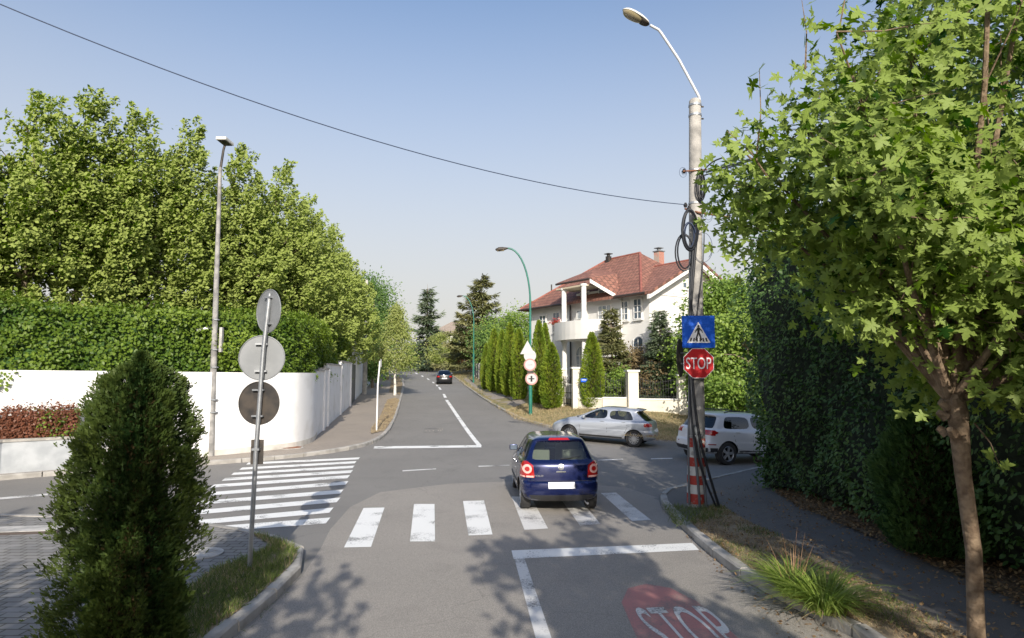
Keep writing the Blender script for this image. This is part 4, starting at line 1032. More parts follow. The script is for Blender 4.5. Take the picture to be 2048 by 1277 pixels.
# sign post at the near left corner, leaning slightly to the right
b = G(498, 1138, .12); Yp = b.y
def PW(px, py): return W(px, py, Yp)
top = PW(540, 588)
t = thing('sign_post', 'galvanised post with three round signs seen from behind, on the near left grass verge', 'sign post', tuple(b))
MB().tube([tuple(Vector(b) - Vector((0, 0, .3))), tuple(PW(512, 905)), tuple(PW(527, 700)), tuple(top)], [.031, .031, .031, .031], 14).obj('post', M['galv'], t, world=True, smooth=True)
for (px, py, r, n, bm_, dy) in [(535, 622, .30, (.62, .78), 'sign_back', .04), (521, 716, .305, (-.12, 1), 'sign_back', .05), (515, 807, .29, (.1, 1), 'dark_back', .05)]:
    c = PW(px, py) + Vector((0, dy, 0)); nx = Vector((*n, 0)).normalized(); s = Vector((-nx.y, nx.x, 0))
    pts = [c + (s * math.cos(a) + Vector((0, 0, 1)) * math.sin(a)) * r for a in np.linspace(0, 2 * math.pi, 41)[:-1]]
    o = MB().slab(pts, nx * .01).obj('sign_plate', M[bm_], t, world=True)
    rim = MB().tube([tuple(p) for p in pts] + [tuple(pts[0])], .008, 6, cap=False).obj('rim', M[bm_], None); rim.data.transform(Matrix.Translation(-t.location)); rim.parent = o
    f = MB().slab([c + (p - c) * .97 + nx * .0105 for p in pts], nx * .002).obj('face', M['sign_white'], None); f.data.transform(Matrix.Translation(-t.location)); f.parent = o
    for q in (-.6, .62):
        k = MB().box(tuple(c + Vector((0, -.03, q * r)) - Vector(t.location)), (.16, .05, .022), math.atan2(s.y, s.x)).obj('bracket', M['galv'], None); k.parent = o
cpl = PW(512, 905); MB().box(tuple(cpl + Vector((0, .04, 0))), (.17, .012, .33)).obj('small_plate', M['dark_back'], t, world=True)
MB().box(tuple(cpl + Vector((0, 0, .04))), (.1, .07, .03)).obj('clamp', M['galv'], t, world=True)

M['lamp_concrete'] = simple('lamp_post_concrete', (.20, .195, .19), .9, c2=(.34, .33, .315), scale=4, bmp=.35, bscale=35)
# slender concrete lamp post by the white wall
b = G(421, 912, .12); Yl = b.y; PL = lambda x, y: tuple(W(x, y, Yl))
t = thing('street_lamp', 'slender concrete lamp post with a flat modern lamp in front of the white wall', 'street lamp', tuple(b))
MB().tube([tuple(Vector(b) - Vector((0, 0, .3))), PL(427, 740), PL(433, 560), PL(440, 350), PL(441, 335)], [.12, .10, .08, .058, .052], 12).obj('pole', M['lamp_concrete'], t, world=True, smooth=True)
MB().tube([PL(441, 338), PL(447, 300), PL(450, 290)], [.045, .04, .04], 8).obj('arm', M['dark_back'], t, world=True)
c = Vector(PL(450, 283)); MB().box(tuple(c), (.34, .62, .10)).obj('lamp_head', M['lamp_cream'], t, world=True, bevel=.02)
MB().box(tuple(c - Vector((0, 0, .062))), (.26, .5, .02)).obj('lens', M['dark_back'], t, world=True)
for y in (735, 700, 640, 800, 825): 
    q = Vector(PL(424 + (912 - y) * .03, y)); MB().tube([tuple(q - Vector((0, 0, .02))), tuple(q + Vector((0, 0, .02)))], .14 - .00012 * (850 - y), 12).obj('band', M['galv'], t, world=True)
q = Vector(PL(412, 660)); MB().tube([PL(424, 656), tuple(q + Vector((.05, -.1, .03)))], .02, 6).obj('camera_bracket', M['galv'], t, world=True)
MB().tube([tuple(q + Vector((.12, -.1, .04))), tuple(q + Vector((-.22, -.15, -.02)))], .055, 10).obj('camera', M['sign_white'], t, world=True)
q = Vector(PL(432, 680)); MB().box(tuple(q + Vector((.17, 0, 0))), (.09, .14, .8)).obj('junction_box', M['concrete'], t, world=True, bevel=.01)

# green curved lamp posts
def green_lamp(label, px, py, Y, top_py, reach_px, arm_py):
    b = W(px, py, Y); zb = float(zbank(b.x, b.y)) if Y < 300 else b.z
    t = thing('street_lamp', label, 'street lamp', (b.x, b.y, zb), 0, 'green curved street lamps along the far road')
    P = lambda x, y: Vector(W(x, y, Y)) - Vector((b.x, b.y, zb))
    H = P(px, top_py).z; rx = (px - reach_px) / F * Y; up = P(px, arm_py).z
    arc = [Vector((0, 0, H * .72))] + [Vector((-rx * (1 - math.cos(a)) * 1.0, 0, up - (up - H * .72) * (1 - math.sin(a)))) for a in np.linspace(.12, math.pi / 2, 10)]
    MB().tube([(0, 0, -.2), (0, 0, H * .35)], [.10, .10], 12).obj('base_section', M['green_paint'], t, smooth=True)
    MB().tube([(0, 0, H * .35), (0, 0, H * .352), (0, 0, H * .72)], [.10, .065, .06], 12).obj('pole', M['green_paint'], t, smooth=True)
    MB().tube(arc, [.06] + [.05] * 10, 10).obj('arm', M['green_paint'], t, smooth=True)
    e = arc[-1]; hd = MB(); prof = [(0, .04), (.12, .07), (.3, .11), (.5, .12), (.66, .06), (.7, .01)]
    hd.tube([(e.x - q, 0, e.z + .0 - .12 * q) for q, _ in prof], [r for _, r in prof], 12); o = hd.obj('lamp_head', M['dark_back'], t, smooth=True)
    l_ = MB().tube([(e.x - .22, 0, e.z - .09), (e.x - .6, 0, e.z - .14)], [.07, .05], 10).obj('lens', M['lamp_glass'], None); l_.parent = o
    return t, b, zb
lt, lb, lz = green_lamp('tall green curved street lamp with round traffic signs by the column thujas', 1061, 814, 35.5, 520, 1016, 497)
green_lamp('farther green curved street lamp in front of the big spruce', 947, 762, 71, 600, 925, 592)
# traffic signs on the green lamp
def W2(px, py): return W(px, py, 35.35)
def sgn(name, label, px, py, r, kind_, plate=None):
    c = W2(px, py); T = thing(name, label, 'traffic sign', tuple(c)); nx = Vector((-.1, -1, 0)).normalized(); s = Vector((1, -.1, 0)).normalized(); up = Vector((0, 0, 1))
    if kind_ == 'tri': pts = [c + up * r, c - up * r * .75 + s * r * .95, c - up * r * .75 - s * r * .95]
    else: pts = [c + (s * math.cos(a) + up * math.sin(a)) * r for a in np.linspace(0, 2 * math.pi, 33)[:-1]]
    MB().slab(pts, -nx * .015).obj('plate', M['dull_red' if kind_ == 'ban' else 'dull_white'], T, world=True)
    if kind_ == 'ban': MB().slab([c + (p - c) * .78 + nx * .004 for p in pts], nx * .003).obj('face', M['dull_white'], T, world=True)
    return T, c, s, up, nx
sgn('warning_sign', 'white triangular sign back at the top of the green lamp post sign stack', 1055, 697, .42, 'tri')
sgn('round_sign', 'plain white round sign below the triangle on the green lamp post', 1060, 712, .33, 'plain')
T, c, s, up, nx = sgn('restriction_sign', 'red-ringed round sign with a grey symbol, middle of the green lamp post stack', 1060, 730, .34, 'ban')
MB().slab([c + nx * .009 + s * a + up * b_ for a, b_ in [(-.14, -.05), (.14, -.05), (.14, .06), (-.14, .06)]], nx * .002).obj('symbol', M['galv'], T, world=True)
T, c, s, up, nx = sgn('restriction_sign', 'lowest red-ringed round sign on the green lamp post, above the kerb', 1063, 758, .34, 'ban')
v, f = text_mesh('31'); 
MB().slab([c + nx * .009 + s * a + up * b_ for a, b_ in [(-.05, -.16), (.05, -.16), (.05, .16), (-.05, .16)]], nx * .002).obj('symbol', M['sign_black'], T, world=True)
MB().slab([c + nx * .012 + s * a + up * b_ for a, b_ in [(-.16, -.03), (.16, -.03), (.16, .03), (-.16, .03)]], nx * .002).obj('symbol', M['sign_black'], T, world=True)
c = W2(1061, 745); T = thing('sign_plate', 'small dark rectangular plate between the two red-ringed signs', 'sign', tuple(c)); MB().box(tuple(c), (.36, .02, .13)).obj('plate', M['dark_back'], T, world=True)

# little white post at the far left kerb, and the pale pole beyond the trees
b = G(753, 862, .12); t = thing('sign_post', 'thin white post in the straw patch at the far left kerb', 'sign post', tuple(b))
MB().tube([(0, 0, -.2), (0.02, 0, 2.0), (.1, 0, 3.05)], [.035, .035, .035], 10).obj('post', M['sign_white'], t, smooth=True)
MB().box((.13, 0, 2.95), (.05, .5, .34), .25).obj('sign_plate', M['sign_back'], t)
b = G(731, 800, .12); b = Vector(on(729, 780, 52, g, .1)); t = thing('utility_pole', 'pale concrete pole rising between the hornbeams and the white gatepost wall', 'pole', tuple(b))
MB().tube([(0, 0, -.2), (0, 0, 9.2)], [.2, .13], 12).obj('shaft', M['concrete'], t, smooth=True)
MB().box((0, -.17, 4.6), (.3, .02, .22)).obj('number_plate', M['sign_white'], t)

# ---------------------------------------------------------------- big concrete pole with signs and cables
b = G(1393, 1012, .12); Yq = b.y; Q = lambda x, y, dy=0.0: Vector(W(x, y, Yq + dy))
POLE = thing('utility_pole', 'tall concrete utility pole with a street lamp arm and a red and white painted foot', 'utility pole', tuple(b))
cl = [(1393, 1020, .19), (1393, 900, .175), (1392, 700, .155), (1391, 450, .135), (1390, 203, .125)]
m_ = simple('pole_concrete', (.26, .25, .235), .9, c2=(.44, .42, .39), scale=3, bmp=.45, bscale=28)
MB().tube([tuple(Q(x, y)) for x, y, r in cl], [r for _, _, r in cl], 20).obj('shaft', m_, POLE, world=True, smooth=True)
MB().tube([tuple(Q(1390, 203)), tuple(Q(1390, 199))], [.125, .09], 16).obj('cap', m_, POLE, world=True)
def pole_c(y):
    ys = [q[1] for q in cl][::-1]; return np.interp(y, ys, [q[0] for q in cl][::-1]), np.interp(y, ys, [q[2] for q in cl][::-1])
def wornpaint(name, c, under=(.36, .345, .32), lo=.55, hi=.66):
    return simple(name, c, .7, c2=under, scale=9, lo=lo, hi=hi, bmp=.3)
mr, mw = wornpaint('worn_red_band', (.42, .05, .035)), wornpaint('worn_white_band', (.62, .61, .58))
yy = [876, 894, 914, 932, 950, 968, 986, 1006]
for i in range(7):
    x0, r0 = pole_c(yy[i]); x1, r1 = pole_c(yy[i + 1]); MB().tube([tuple(Q(x0, yy[i])), tuple(Q(x1, yy[i + 1]))], [r0 + .004, r1 + .004], 20, cap=True).obj('painted_band', [mr, mw][i % 2], POLE, world=True, smooth=True)
for y in (212, 232, 343, 408):
    x, r = pole_c(y); MB().tube([tuple(Q(x, y - 2)), tuple(Q(x, y + 2))], r + .012, 20).obj('steel_band', M['galv'], POLE, world=True)
for y in (214, 238): MB().tube([tuple(Q(1402, y, -.02)), tuple(Q(1407, y, -.02))], .018, 8).obj('bolt', M['dark_back'], POLE, world=True)
arm = [Q(1400, 206, .1), Q(1398, 194, .08), Q(1358, 120, -.02), Q(1322, 66, -.1), Q(1317, 60, -.11), Q(1300, 51, -.15)]
MB().tube([tuple(p) for p in arm], [.03] * 6, 10).obj('lamp_arm', simple('pale_arm', (.62, .63, .66), .4, .2), POLE, world=True, smooth=True)
# lamp head: cream hood above, amber bowl beneath
hc_ = Q(1272, 35, -.22); ax = (Q(1303, 52, -.15) - Q(1250, 22, -.28)); Lh = ax.length; ax.normalize(); sd = Vector((0, 1, 0)); sd = (sd - ax * sd.dot(ax)).normalized(); upv = ax.cross(sd); upv = upv if upv.z > 0 else -upv
def bowl(k0, k1, sgn_, hgt, wd, name, mat, parent, x0=-.5, x1=.5):
    v, f = [], []; nu, nv = 14, 9
    for i in range(nu + 1):
        u = x0 + (x1 - x0) * i / nu; rr = max(0.02, (1 - abs(2 * (i / nu) - 1) ** 2.4)) ** .5 * (1 - .22 * (i / nu))
        for j in range(nv + 1):
            a = math.pi * j / nv; v.append(hc_ + ax * (u * Lh) + sd * (math.cos(a) * wd * rr) + upv * (math.sin(a) * hgt * rr * sgn_ + .004 * sgn_))
    for i in range(nu):
        for j in range(nv): f.append((i * (nv + 1) + j, i * (nv + 1) + j + 1, (i + 1) * (nv + 1) + j + 1, (i + 1) * (nv + 1) + j))
    for i in range(nu): f.append((i * (nv + 1), (i + 1) * (nv + 1), (i + 1) * (nv + 1) + nv, i * (nv + 1) + nv))
    o = MB().add(v, f).obj(name, mat, POLE, world=True, smooth=True); return o
bowl(0, 1, 1, .10, .165, 'lamp_housing', M['lamp_cream'], POLE)
bowl(0, 1, -1, .11, .15, 'lamp_bowl', M['lamp_glass'], POLE, -.48, .28)
bowl(0, 1, -1, .07, .13, 'lamp_gear_cover', M['dark_back'], POLE, .1, .5)
# cross-arms and insulators
MB().tube([tuple(Q(1370, 418, .1)), tuple(Q(1395, 425, -.16)), tuple(Q(1458, 435, -.2))], .022, 6).obj('cross_arm', M['rust'], POLE, world=True)
MB().tube([tuple(Q(1366, 343, -.1)), tuple(Q(1414, 340, -.16))], .018, 6).obj('cross_arm', M['rust'], POLE, world=True)
for x, y in ((1371, 411), (1378, 417), (1457, 432), (1368, 343)):
    MB().tube([tuple(Q(x, y + 4, -.05)), tuple(Q(x, y, -.05)), tuple(Q(x, y - 5, -.05))], [.03, .045, .02], 10).obj('insulator', M['dark'], POLE, world=True)
M['cable'] = simple('black_cable', (.012, .014, .02), .5); M['cable_blue'] = simple('bluish_cable', (.03, .045, .09), .5)
M['conduit'] = simple('grey_conduit', (.12, .13, .14), .55)
def cable(name, label, pts, r, mat='cable', n=6, cat='cable', it=2, group=None):
    pts = [tuple(p) for p in pts]; q = [Vector(p) for p in pts]
    for _ in range(it):
        z = [q[0]]
        for a, c in zip(q[:-1], q[1:]): z += [a.lerp(c, .25), a.lerp(c, .75)]
        z.append(q[-1]); q = z
    o = MB().tube(q, r, n).obj(name, M[mat], smooth=True); return tag(o, label, cat, group)
def coil(label, px, py, rx, ry, turns, r, dy=-.2, mat='cable', tilt=0.0):
    pts = []
    for k in range(int(turns * 22)):
        a = 2 * math.pi * k / 22; j = .04 * math.sin(a * .37 + k * .05)
        pts.append(Q(px + (rx + j * 60) * math.cos(a) + tilt * math.sin(a) * ry, py + (ry + j * 70) * math.sin(a) + 2 * math.sin(k * .3), dy + .02 * math.sin(a * 1.5) - .012 * (k / 22)))
    return cable('cable_coil', label, pts, r, mat, it=0, cat='cable coil')
coil('large oval coil of black cable hanging on the left of the pole', 1380, 460, 14, 38, 5, .019)
coil('small round blue cable coil inside the large black one', 1379, 472, 11, 24, 4, .010, -.2, 'cable_blue')
coil('loose wide loop of thin cable on the right of the pole', 1407, 495, 18, 26, 1.2, .006, -.16, 'cable_blue')
coil('long drooping black cable loop at the left, lowest on the pole', 1369, 505, 16, 33, 2, .017, -.14)
coil('tight bundle of dark cable near the top bracket of the pole', 1402, 372, 7, 26, 5, .013, -.17)
for i, (lab, pts, r) in enumerate([('thick black conduit down the front of the pole, splaying farthest out at its foot', [(1396, 440), (1386, 560), (1380, 640), (1384, 760), (1394, 860), (1414, 940), (1438, 1018)], .026),
        ('black conduit just left of the longest one, ending beside the pole foot', [(1391, 440), (1382, 560), (1378, 700), (1379, 800), (1388, 890), (1408, 960), (1432, 1016)], .022),
        ('grey steel conduit down the left edge of the pole', [(1380, 780), (1377, 850), (1377, 930), (1379, 1010)], .022),
        ('grey conduit curving down over the painted bands, middle one', [(1386, 850), (1389, 900), (1396, 960), (1400, 1018)], .026),
        ('grey conduit over the painted bands, right of the middle one', [(1390, 850), (1398, 900), (1408, 960), (1413, 1020)], .026),
        ('thin cable down the pole face from the coils to the signs', [(1408, 470), (1406, 540), (1398, 600), (1392, 640)], .009),
        ('thin cable crossing from the right loop to the left of the pole', [(1399, 460), (1384, 520), (1382, 600), (1388, 640)], .009),
        ('thin bluish cable down the right edge of the pole above the signs', [(1404, 420), (1410, 470), (1405, 540), (1396, 600), (1394, 640)], .007)]):
    cable('conduit' if i < 5 else 'cable', lab, [Q(x, y, -.19 - .012 * i if i < 2 else (-.215 if i in (3, 4) else -.16)) + Vector((0, -.05 * (y > 840) * (i < 2), 0)) for x, y in pts], r, 'cable' if i in (0, 1) or i > 4 else 'conduit', cat='conduit' if i < 5 else 'cable')
t = thing('conduit_strap', 'steel strap holding the black conduits to the pole', 'strap', tuple(Q(1392, 872, -.22))); MB().box(tuple(Q(1393, 872, -.215)), (.30, .02, .025)).obj('strap', M['galv'], t, world=True)
# overhead wires
def wire(label, a, c, sag, r=.009, mat='cable_blue'):
    a, c = Vector(a), Vector(c); pts = [a.lerp(c, s) - Vector((0, 0, sag * 4 * s * (1 - s))) for s in np.linspace(0, 1, 25)]
    o = MB().tube(pts, r, 6).obj('overhead_wire', M[mat], smooth=True); tag(o, label, 'wire')
wire('long overhead wire crossing the sky from the top left to the concrete pole', W(-150, -55, 7.6), Q(1373, 410, -.05), .52, .0075)
wire('twisted black service cable from the upper bracket into the maple', Q(1412, 345, -.1), W(2300, -20, 10), .25, .02, 'cable')
wire('thick black cable looping from the pole bracket up into the maple, lower one', Q(1405, 352, -.1), W(1700, 245, 11.5), .05, .014, 'cable')
wire('upper of the thin wires from the crossarm towards the maple', Q(1405, 410, -.05), W(2200, 120, 14), .2)
wire('middle one of the thin wires from the crossarm towards the maple', Q(1412, 418, -.05), W(2200, 170, 14), .2)
wire('lowest thin wire from the crossarm end towards the maple', Q(1457, 432, -.05), W(2200, 210, 14), .2)
cable('cable', 'thick black cable bending from the bracket down to the tight bundle', [Q(1445, 316, -.12), Q(1428, 322, -.16), Q(1412, 335, -.2), Q(1403, 352, -.18), Q(1403, 400, -.16)], .016)
for i, (px, py, rx, ry) in enumerate([(1416, 430, 9, 11), (1428, 418, 12, 7), (1367, 345, 6, 6)]):
    coil(['small tangle of thin wire under the rusty crossarm', 'small loop of thin wire on top of the rusty crossarm', 'tiny loop of wire at the left end of the upper bracket'][i], px, py, rx, ry, 1.6, .004, -.15, 'cable_blue')

# crossing sign and stop sign
def plate3(T, name, c, poly, mat, d0, th=.003, s=Vector((1, -.06, 0)).normalized(), parent=None):
    nx = Vector((s.y, -s.x, 0)); nx = nx if nx.y < 0 else -nx
    pts = [Vector(c) + s * a + Vector((0, 0, b_)) + nx * d0 for a, b_ in poly]
    return MB().slab(pts, nx * th).obj(name, mat, T, world=True)
c = Q(1396.5, 664, -.24); T = thing('pedestrian_crossing_sign', 'square blue pedestrian crossing sign above the stop sign on the pole', 'sign', tuple(c)); h = .325
m_blue = M['sign_blue']
plate3(T, 'plate', c, [(-h, -h), (h, -h), (h, h), (-h, h)], m_blue, 0, .014)
tri_ = [(-.235, -.225), (.235, -.225), (0, .20)]
plate3(T, 'triangle', c, tri_, M['sign_white'], .0165, .002)
for k in range(6):
    x = -.165 + k * .066; sl_ = -x * .35; mb_ = [(x - .016 , -.20), (x + .016, -.20), (x + .014 + sl_ * .35, -.125), (x - .014 + sl_ * .35, -.125)]
    plate3(T, 'crossing_bar', c, mb_, M['sign_black'], .0195, .001)
man = MB()
def limb(T, a, b_, w0, w1, name='walker'):
    a, b_ = Vector(a), Vector(b_); d = (b_ - a).normalized(); n_ = Vector((-d.y, d.x)); return [tuple(a + n_ * w0), tuple(b_ + n_ * w1), tuple(b_ - n_ * w1), tuple(a - n_ * w0)]
pm = MB(); sv = Vector((1, -.06, 0)).normalized(); nv = Vector((sv.y, -sv.x, 0)); nv = nv if nv.y < 0 else -nv
for i, pl_ in enumerate([limb(T, (0, .085), (.0, -.03), .026, .02), limb(T, (-.006, -.02), (-.062, -.175), .018, .011), limb(T, (.006, -.02), (.062, -.175), .018, .011),
            limb(T, (-.008, .075), (-.062, .005), .013, .009), limb(T, (-.06, .01), (-.072, -.03), .009, .007), limb(T, (.008, .075), (.066, .02), .013, .009), limb(T, (.064, .024), (.078, -.02), .009, .007),
            [(.024 * math.cos(a), .112 + .024 * math.sin(a)) for a in np.linspace(0, 6.283, 13)[:-1]]]):
    pm.slab([Vector(c) + sv * a + Vector((0, 0, b_)) + nv * (.0205 + i * .0004) for a, b_ in pl_], nv * .001)
pm.obj('walking_figure', M['sign_black'], T, world=True)
c = Q(1397, 727, -.24); T = thing('stop_sign', 'red octagonal STOP sign below the blue crossing sign on the pole', 'sign', tuple(c)); r8 = .325
oct_ = lambda r: [(r * math.cos(R(22.5 + 45 * k)), r * math.sin(R(22.5 + 45 * k))) for k in range(8)]
plate3(T, 'plate', c, oct_(r8), M['sign_white'], 0, .014)
plate3(T, 'face', c, oct_(r8 * .965), M['sign_red'], .0145, .002)
v, f = text_mesh('STOP', 1.0); xs = [p[0] for p in v]; ys = [p[1] for p in v]; sx = .50 / (max(xs) - min(xs)); sy = .235 / (max(ys) - min(ys))
mx_, my_ = (max(xs) + min(xs)) / 2, (max(ys) + min(ys)) / 2
MB().add([Vector(c) + sv * ((p[0] - mx_) * sx) + Vector((0, 0, (p[1] - my_) * sy)) + nv * .0185 for p in v], f).obj('lettering', M['sign_white'], T, world=True, fix=False)
for y in (650, 680, 712, 742):
    x, r = pole_c(y); MB().box(tuple(Q(x, y, -.195)), (.30, .07, .03)).obj('bracket', M['galv'], T, world=True)
c = Q(1361, 716, .05); T = thing('round_sign', 'dark round sign plate seen nearly edge-on, left of the stop sign behind the pole', 'sign', tuple(c))
nx = Vector((-.88, .47, 0)).normalized(); s = Vector((-nx.y, nx.x, 0)); pts = [c + (s * math.cos(a) * .30 + Vector((0, 0, 1)) * math.sin(a) * .40) for a in np.linspace(0, 2 * math.pi, 41)[:-1]]
MB().slab(pts, nx * .012).obj('plate', M['dark_back'], T, world=True)
MB().box(tuple(c + Vector((.10, 0, .1))), (.2, .03, .03)).obj('bracket', M['galv'], T, world=True); MB().box(tuple(c + Vector((.10, 0, -.12))), (.2, .03, .03)).obj('bracket', M['galv'], T, world=True)
# ---------------------------------------------------------------- white house (local frame: x along the front-left facade, y into the house)
A0 = Vector((1.4 * 1.0, 48.4)); HR = math.atan2(-.825, .564)
ZB = float(zbank(6.5, 41.0)) - .5
roofm = brickmat('red_roof_tiles', (.29, .135, .095), (.215, .095, .07), (.12, .06, .045), 1, .30, .34, .8, .03, vec=lambda n: objc(n), rough=.8)
H = thing('white_house', 'two-storey white villa with a red tiled roof and a columned balcony at the far corner', 'house', (A0.x, A0.y, ZB), HR)
zz = lambda z: z - ZB                                  # absolute heights into the house frame
EA, RG, GE = zz(7.75), zz(11.15), zz(9.95)
def hp(px, py, u=None, v=None): pass
MB().prism([(0, 0), (12.0, 0), (12.0, 7.6), (0, 7.6)], -.6, EA + .02).obj('wall', M['house_white'], H)
# portico back wall rises under its own roof
MB().prism([(5.3, -.004), (8.7, -.004), (8.7, .12), (5.3, .12)], EA + .021, zz(8.2)).obj('wall', M['house_white'], H)
# gable end facing the viewer's right
gab = MB(); v = [(12.0, 0, EA + .02), (12.0, 7.6, EA + .02), (12.0, 3.8, GE - .16), (8.0, 0, EA + .02), (8.0, 7.6, EA + .02), (8.0, 3.8, GE - .16)]
gab.add(v, [(0, 1, 2), (3, 5, 4), (0, 2, 5, 3), (1, 4, 5, 2), (0, 3, 4, 1)]).obj('gable', M['house_white'], H)
def roof_solid(name, polys, th=.17, mat=None, parent=H):
    mb = MB()
    for p in polys:
        p = [Vector(q) for q in p]; mb.slab(p, Vector((0, 0, -th)))
    return mb.obj(name, mat or roofm, parent)
OV = .55; ez = EA - .12
roof = roof_solid('roof', [[(-OV, -OV, ez), (12.0 - .1, -OV, ez), (7.4, 4.0, RG), (4.2, 4.0, RG)],
                    [(-OV, 8.1, ez), (-OV, -OV, ez), (4.2, 4.0, RG)],
                    [(12.0 - .1, 8.1, ez), (-OV, 8.1, ez), (4.2, 4.0, RG), (7.4, 4.0, RG)],
                    [(11.9, -OV, ez), (11.9, 8.1, ez), (7.4, 4.0, RG)]])
roof_solid('gable_roof', [[(7.6, -OV - .08, ez - .04), (12.75, -OV - .08, ez - .04), (12.75, 3.8, GE), (7.6, 3.8, GE)], [(12.75, 8.2, ez - .04), (7.6, 8.2, ez - .04), (7.6, 3.8, GE), (12.75, 3.8, GE)]])
MB().slab([(12.5, -OV - .15, ez - .26), (12.5, 3.8, GE - .19), (12.5, 8.25, ez - .26), (12.5, 8.25, ez - .5), (12.5, 3.8, GE - .45), (12.5, -OV - .15, ez - .5)], (.20, 0, 0)).obj('bargeboard', M['trim'], H)
# ridge caps and gutter
cap = MB()
for a, b_ in [((4.2, 4, RG), (7.4, 4, RG)), ((4.2, 4, RG), (-OV, -OV, ez)), ((7.4, 4, RG), (11.9, -OV, ez)), ((8.3, 3.8, GE), (12.75, 3.8, GE)), ((7.4, 4, RG), (8.3, 3.8, GE))]:
    a, b_ = Vector(a), Vector(b_); cap.tube([a, b_], .085, 8)
cap.obj('ridge_tiles', simple('ridge_tile', (.32, .12, .09), .8, c2=(.24, .08, .06), scale=4), H)
gut = MB(); gut.tube([(-OV - .05, -OV - .12, ez - .10), (5.0, -OV - .12, ez - .10)], .07, 8); gut.tube([(9.7, -OV - .12, ez - .1), (12.3, -OV - .12, ez - .1)], .07, 8)
gut.obj('gutter', simple('dark_gutter', (.05, .035, .03), .5), H)
MB().tube([(4.75, -.1, ez - .12), (4.75, -.1, .2)], .055, 8).obj('downpipe', simple('dark_pipe', (.06, .055, .06), .5), H)
MB().tube([(9.75, -.1, ez - .12), (9.75, -.1, .2)], .05, 8).obj('downpipe', M['trim'], H)
# portico roof, from real points
inv = (Matrix.Translation(H.location) @ Matrix.Rotation(HR, 4, 'Z')).inverted()
def HL(px, py, Y): return inv @ W(px, py, Y)
pa_, pb_, pc_, pd_, pe_ = HL(1113, 567, 43.3), HL(1180, 555, 40.7), HL(1239, 590, 40.2), HL(1234, 547, 42.2), HL(1187, 538, 43.2)
pf_ = Vector((pa_.x, 1.2, pe_.z - .15))
roof_solid('portico_roof', [[pa_, pb_, pe_, pf_], [pb_, pc_, pd_, pe_]], .12)
MB().slab([pb_ + Vector((.05, -.06, -.12)), pc_ + Vector((.05, -.06, -.12)), pc_ + Vector((.05, -.06, -.34)), pb_ + Vector((.05, -.06, -.34))], (-.04, .12, 0)).obj('bargeboard', M['trim'], H)
MB().tube([pa_ + Vector((0, -.05, -.1)), pb_ + Vector((0, -.05, -.1))], .07, 8).obj('gutter', simple('dark_gutter_2', (.05, .035, .03), .5), H)
MB().prism([(5.15, -1.65), (8.1, -1.65), (8.1, -.02), (5.15, -.02)], pa_.z - .5, pa_.z - .4).obj('ceiling', simple('cream_soffit', (.55, .47, .34), .8), H)
# balcony slab and solid curved parapet
arc = [(5.0, -.05), (5.0, -1.7)] + [(5.0 + 4.6 * s, -1.7 - .55 * math.sin(math.pi * s)) for s in np.linspace(.08, .92, 9)] + [(9.6, -1.6), (9.6, -.05)]
MB().prism(arc, zz(4.95), zz(5.22)).obj('balcony_slab', M['house_white'], H)
mb = MB(); inn = [(7.3 + (x - 7.3) * .93, y * .93 if y < -.1 else y) for x, y in arc]; n = len(arc); v = []; f = []
for (x, y), (xi, yi) in zip(arc, inn): v += [(x, y, zz(5.222)), (x, y, zz(6.12)), (xi, yi, zz(6.12)), (xi, yi, zz(5.222))]
for i in range(n - 1): f += [(i * 4 + k, i * 4 + 4 + k, i * 4 + 4 + (k + 1) % 4, i * 4 + (k + 1) % 4) for k in range(4)]
f += [(0, 1, 2, 3), (n * 4 - 1, n * 4 - 2, n * 4 - 3, n * 4 - 4)]
mb.add(v, f).obj('balcony_parapet', M['house_white'], H)
MB().prism([(4.8, -2.0), (9.6, -2.0), (9.6, -.02), (4.8, -.02)], -.5, zz(2.1)).obj('terrace', M['house_white'], H)
for x, y in ((5.75, -1.45), (8.1, -1.75)):
    for z0, z1 in ((zz(2.1), zz(4.95)), (zz(6.12), pa_.z - .4)):
        MB().tube([(x, y, z0), (x, y, z0 + .12), (x, y, z0 + .13), (x, y, z1 - .15), (x, y, z1 - .14), (x, y, z1)], [.24, .24, .17, .16, .22, .22], 14).obj('column', M['house_white'], H, smooth=True)
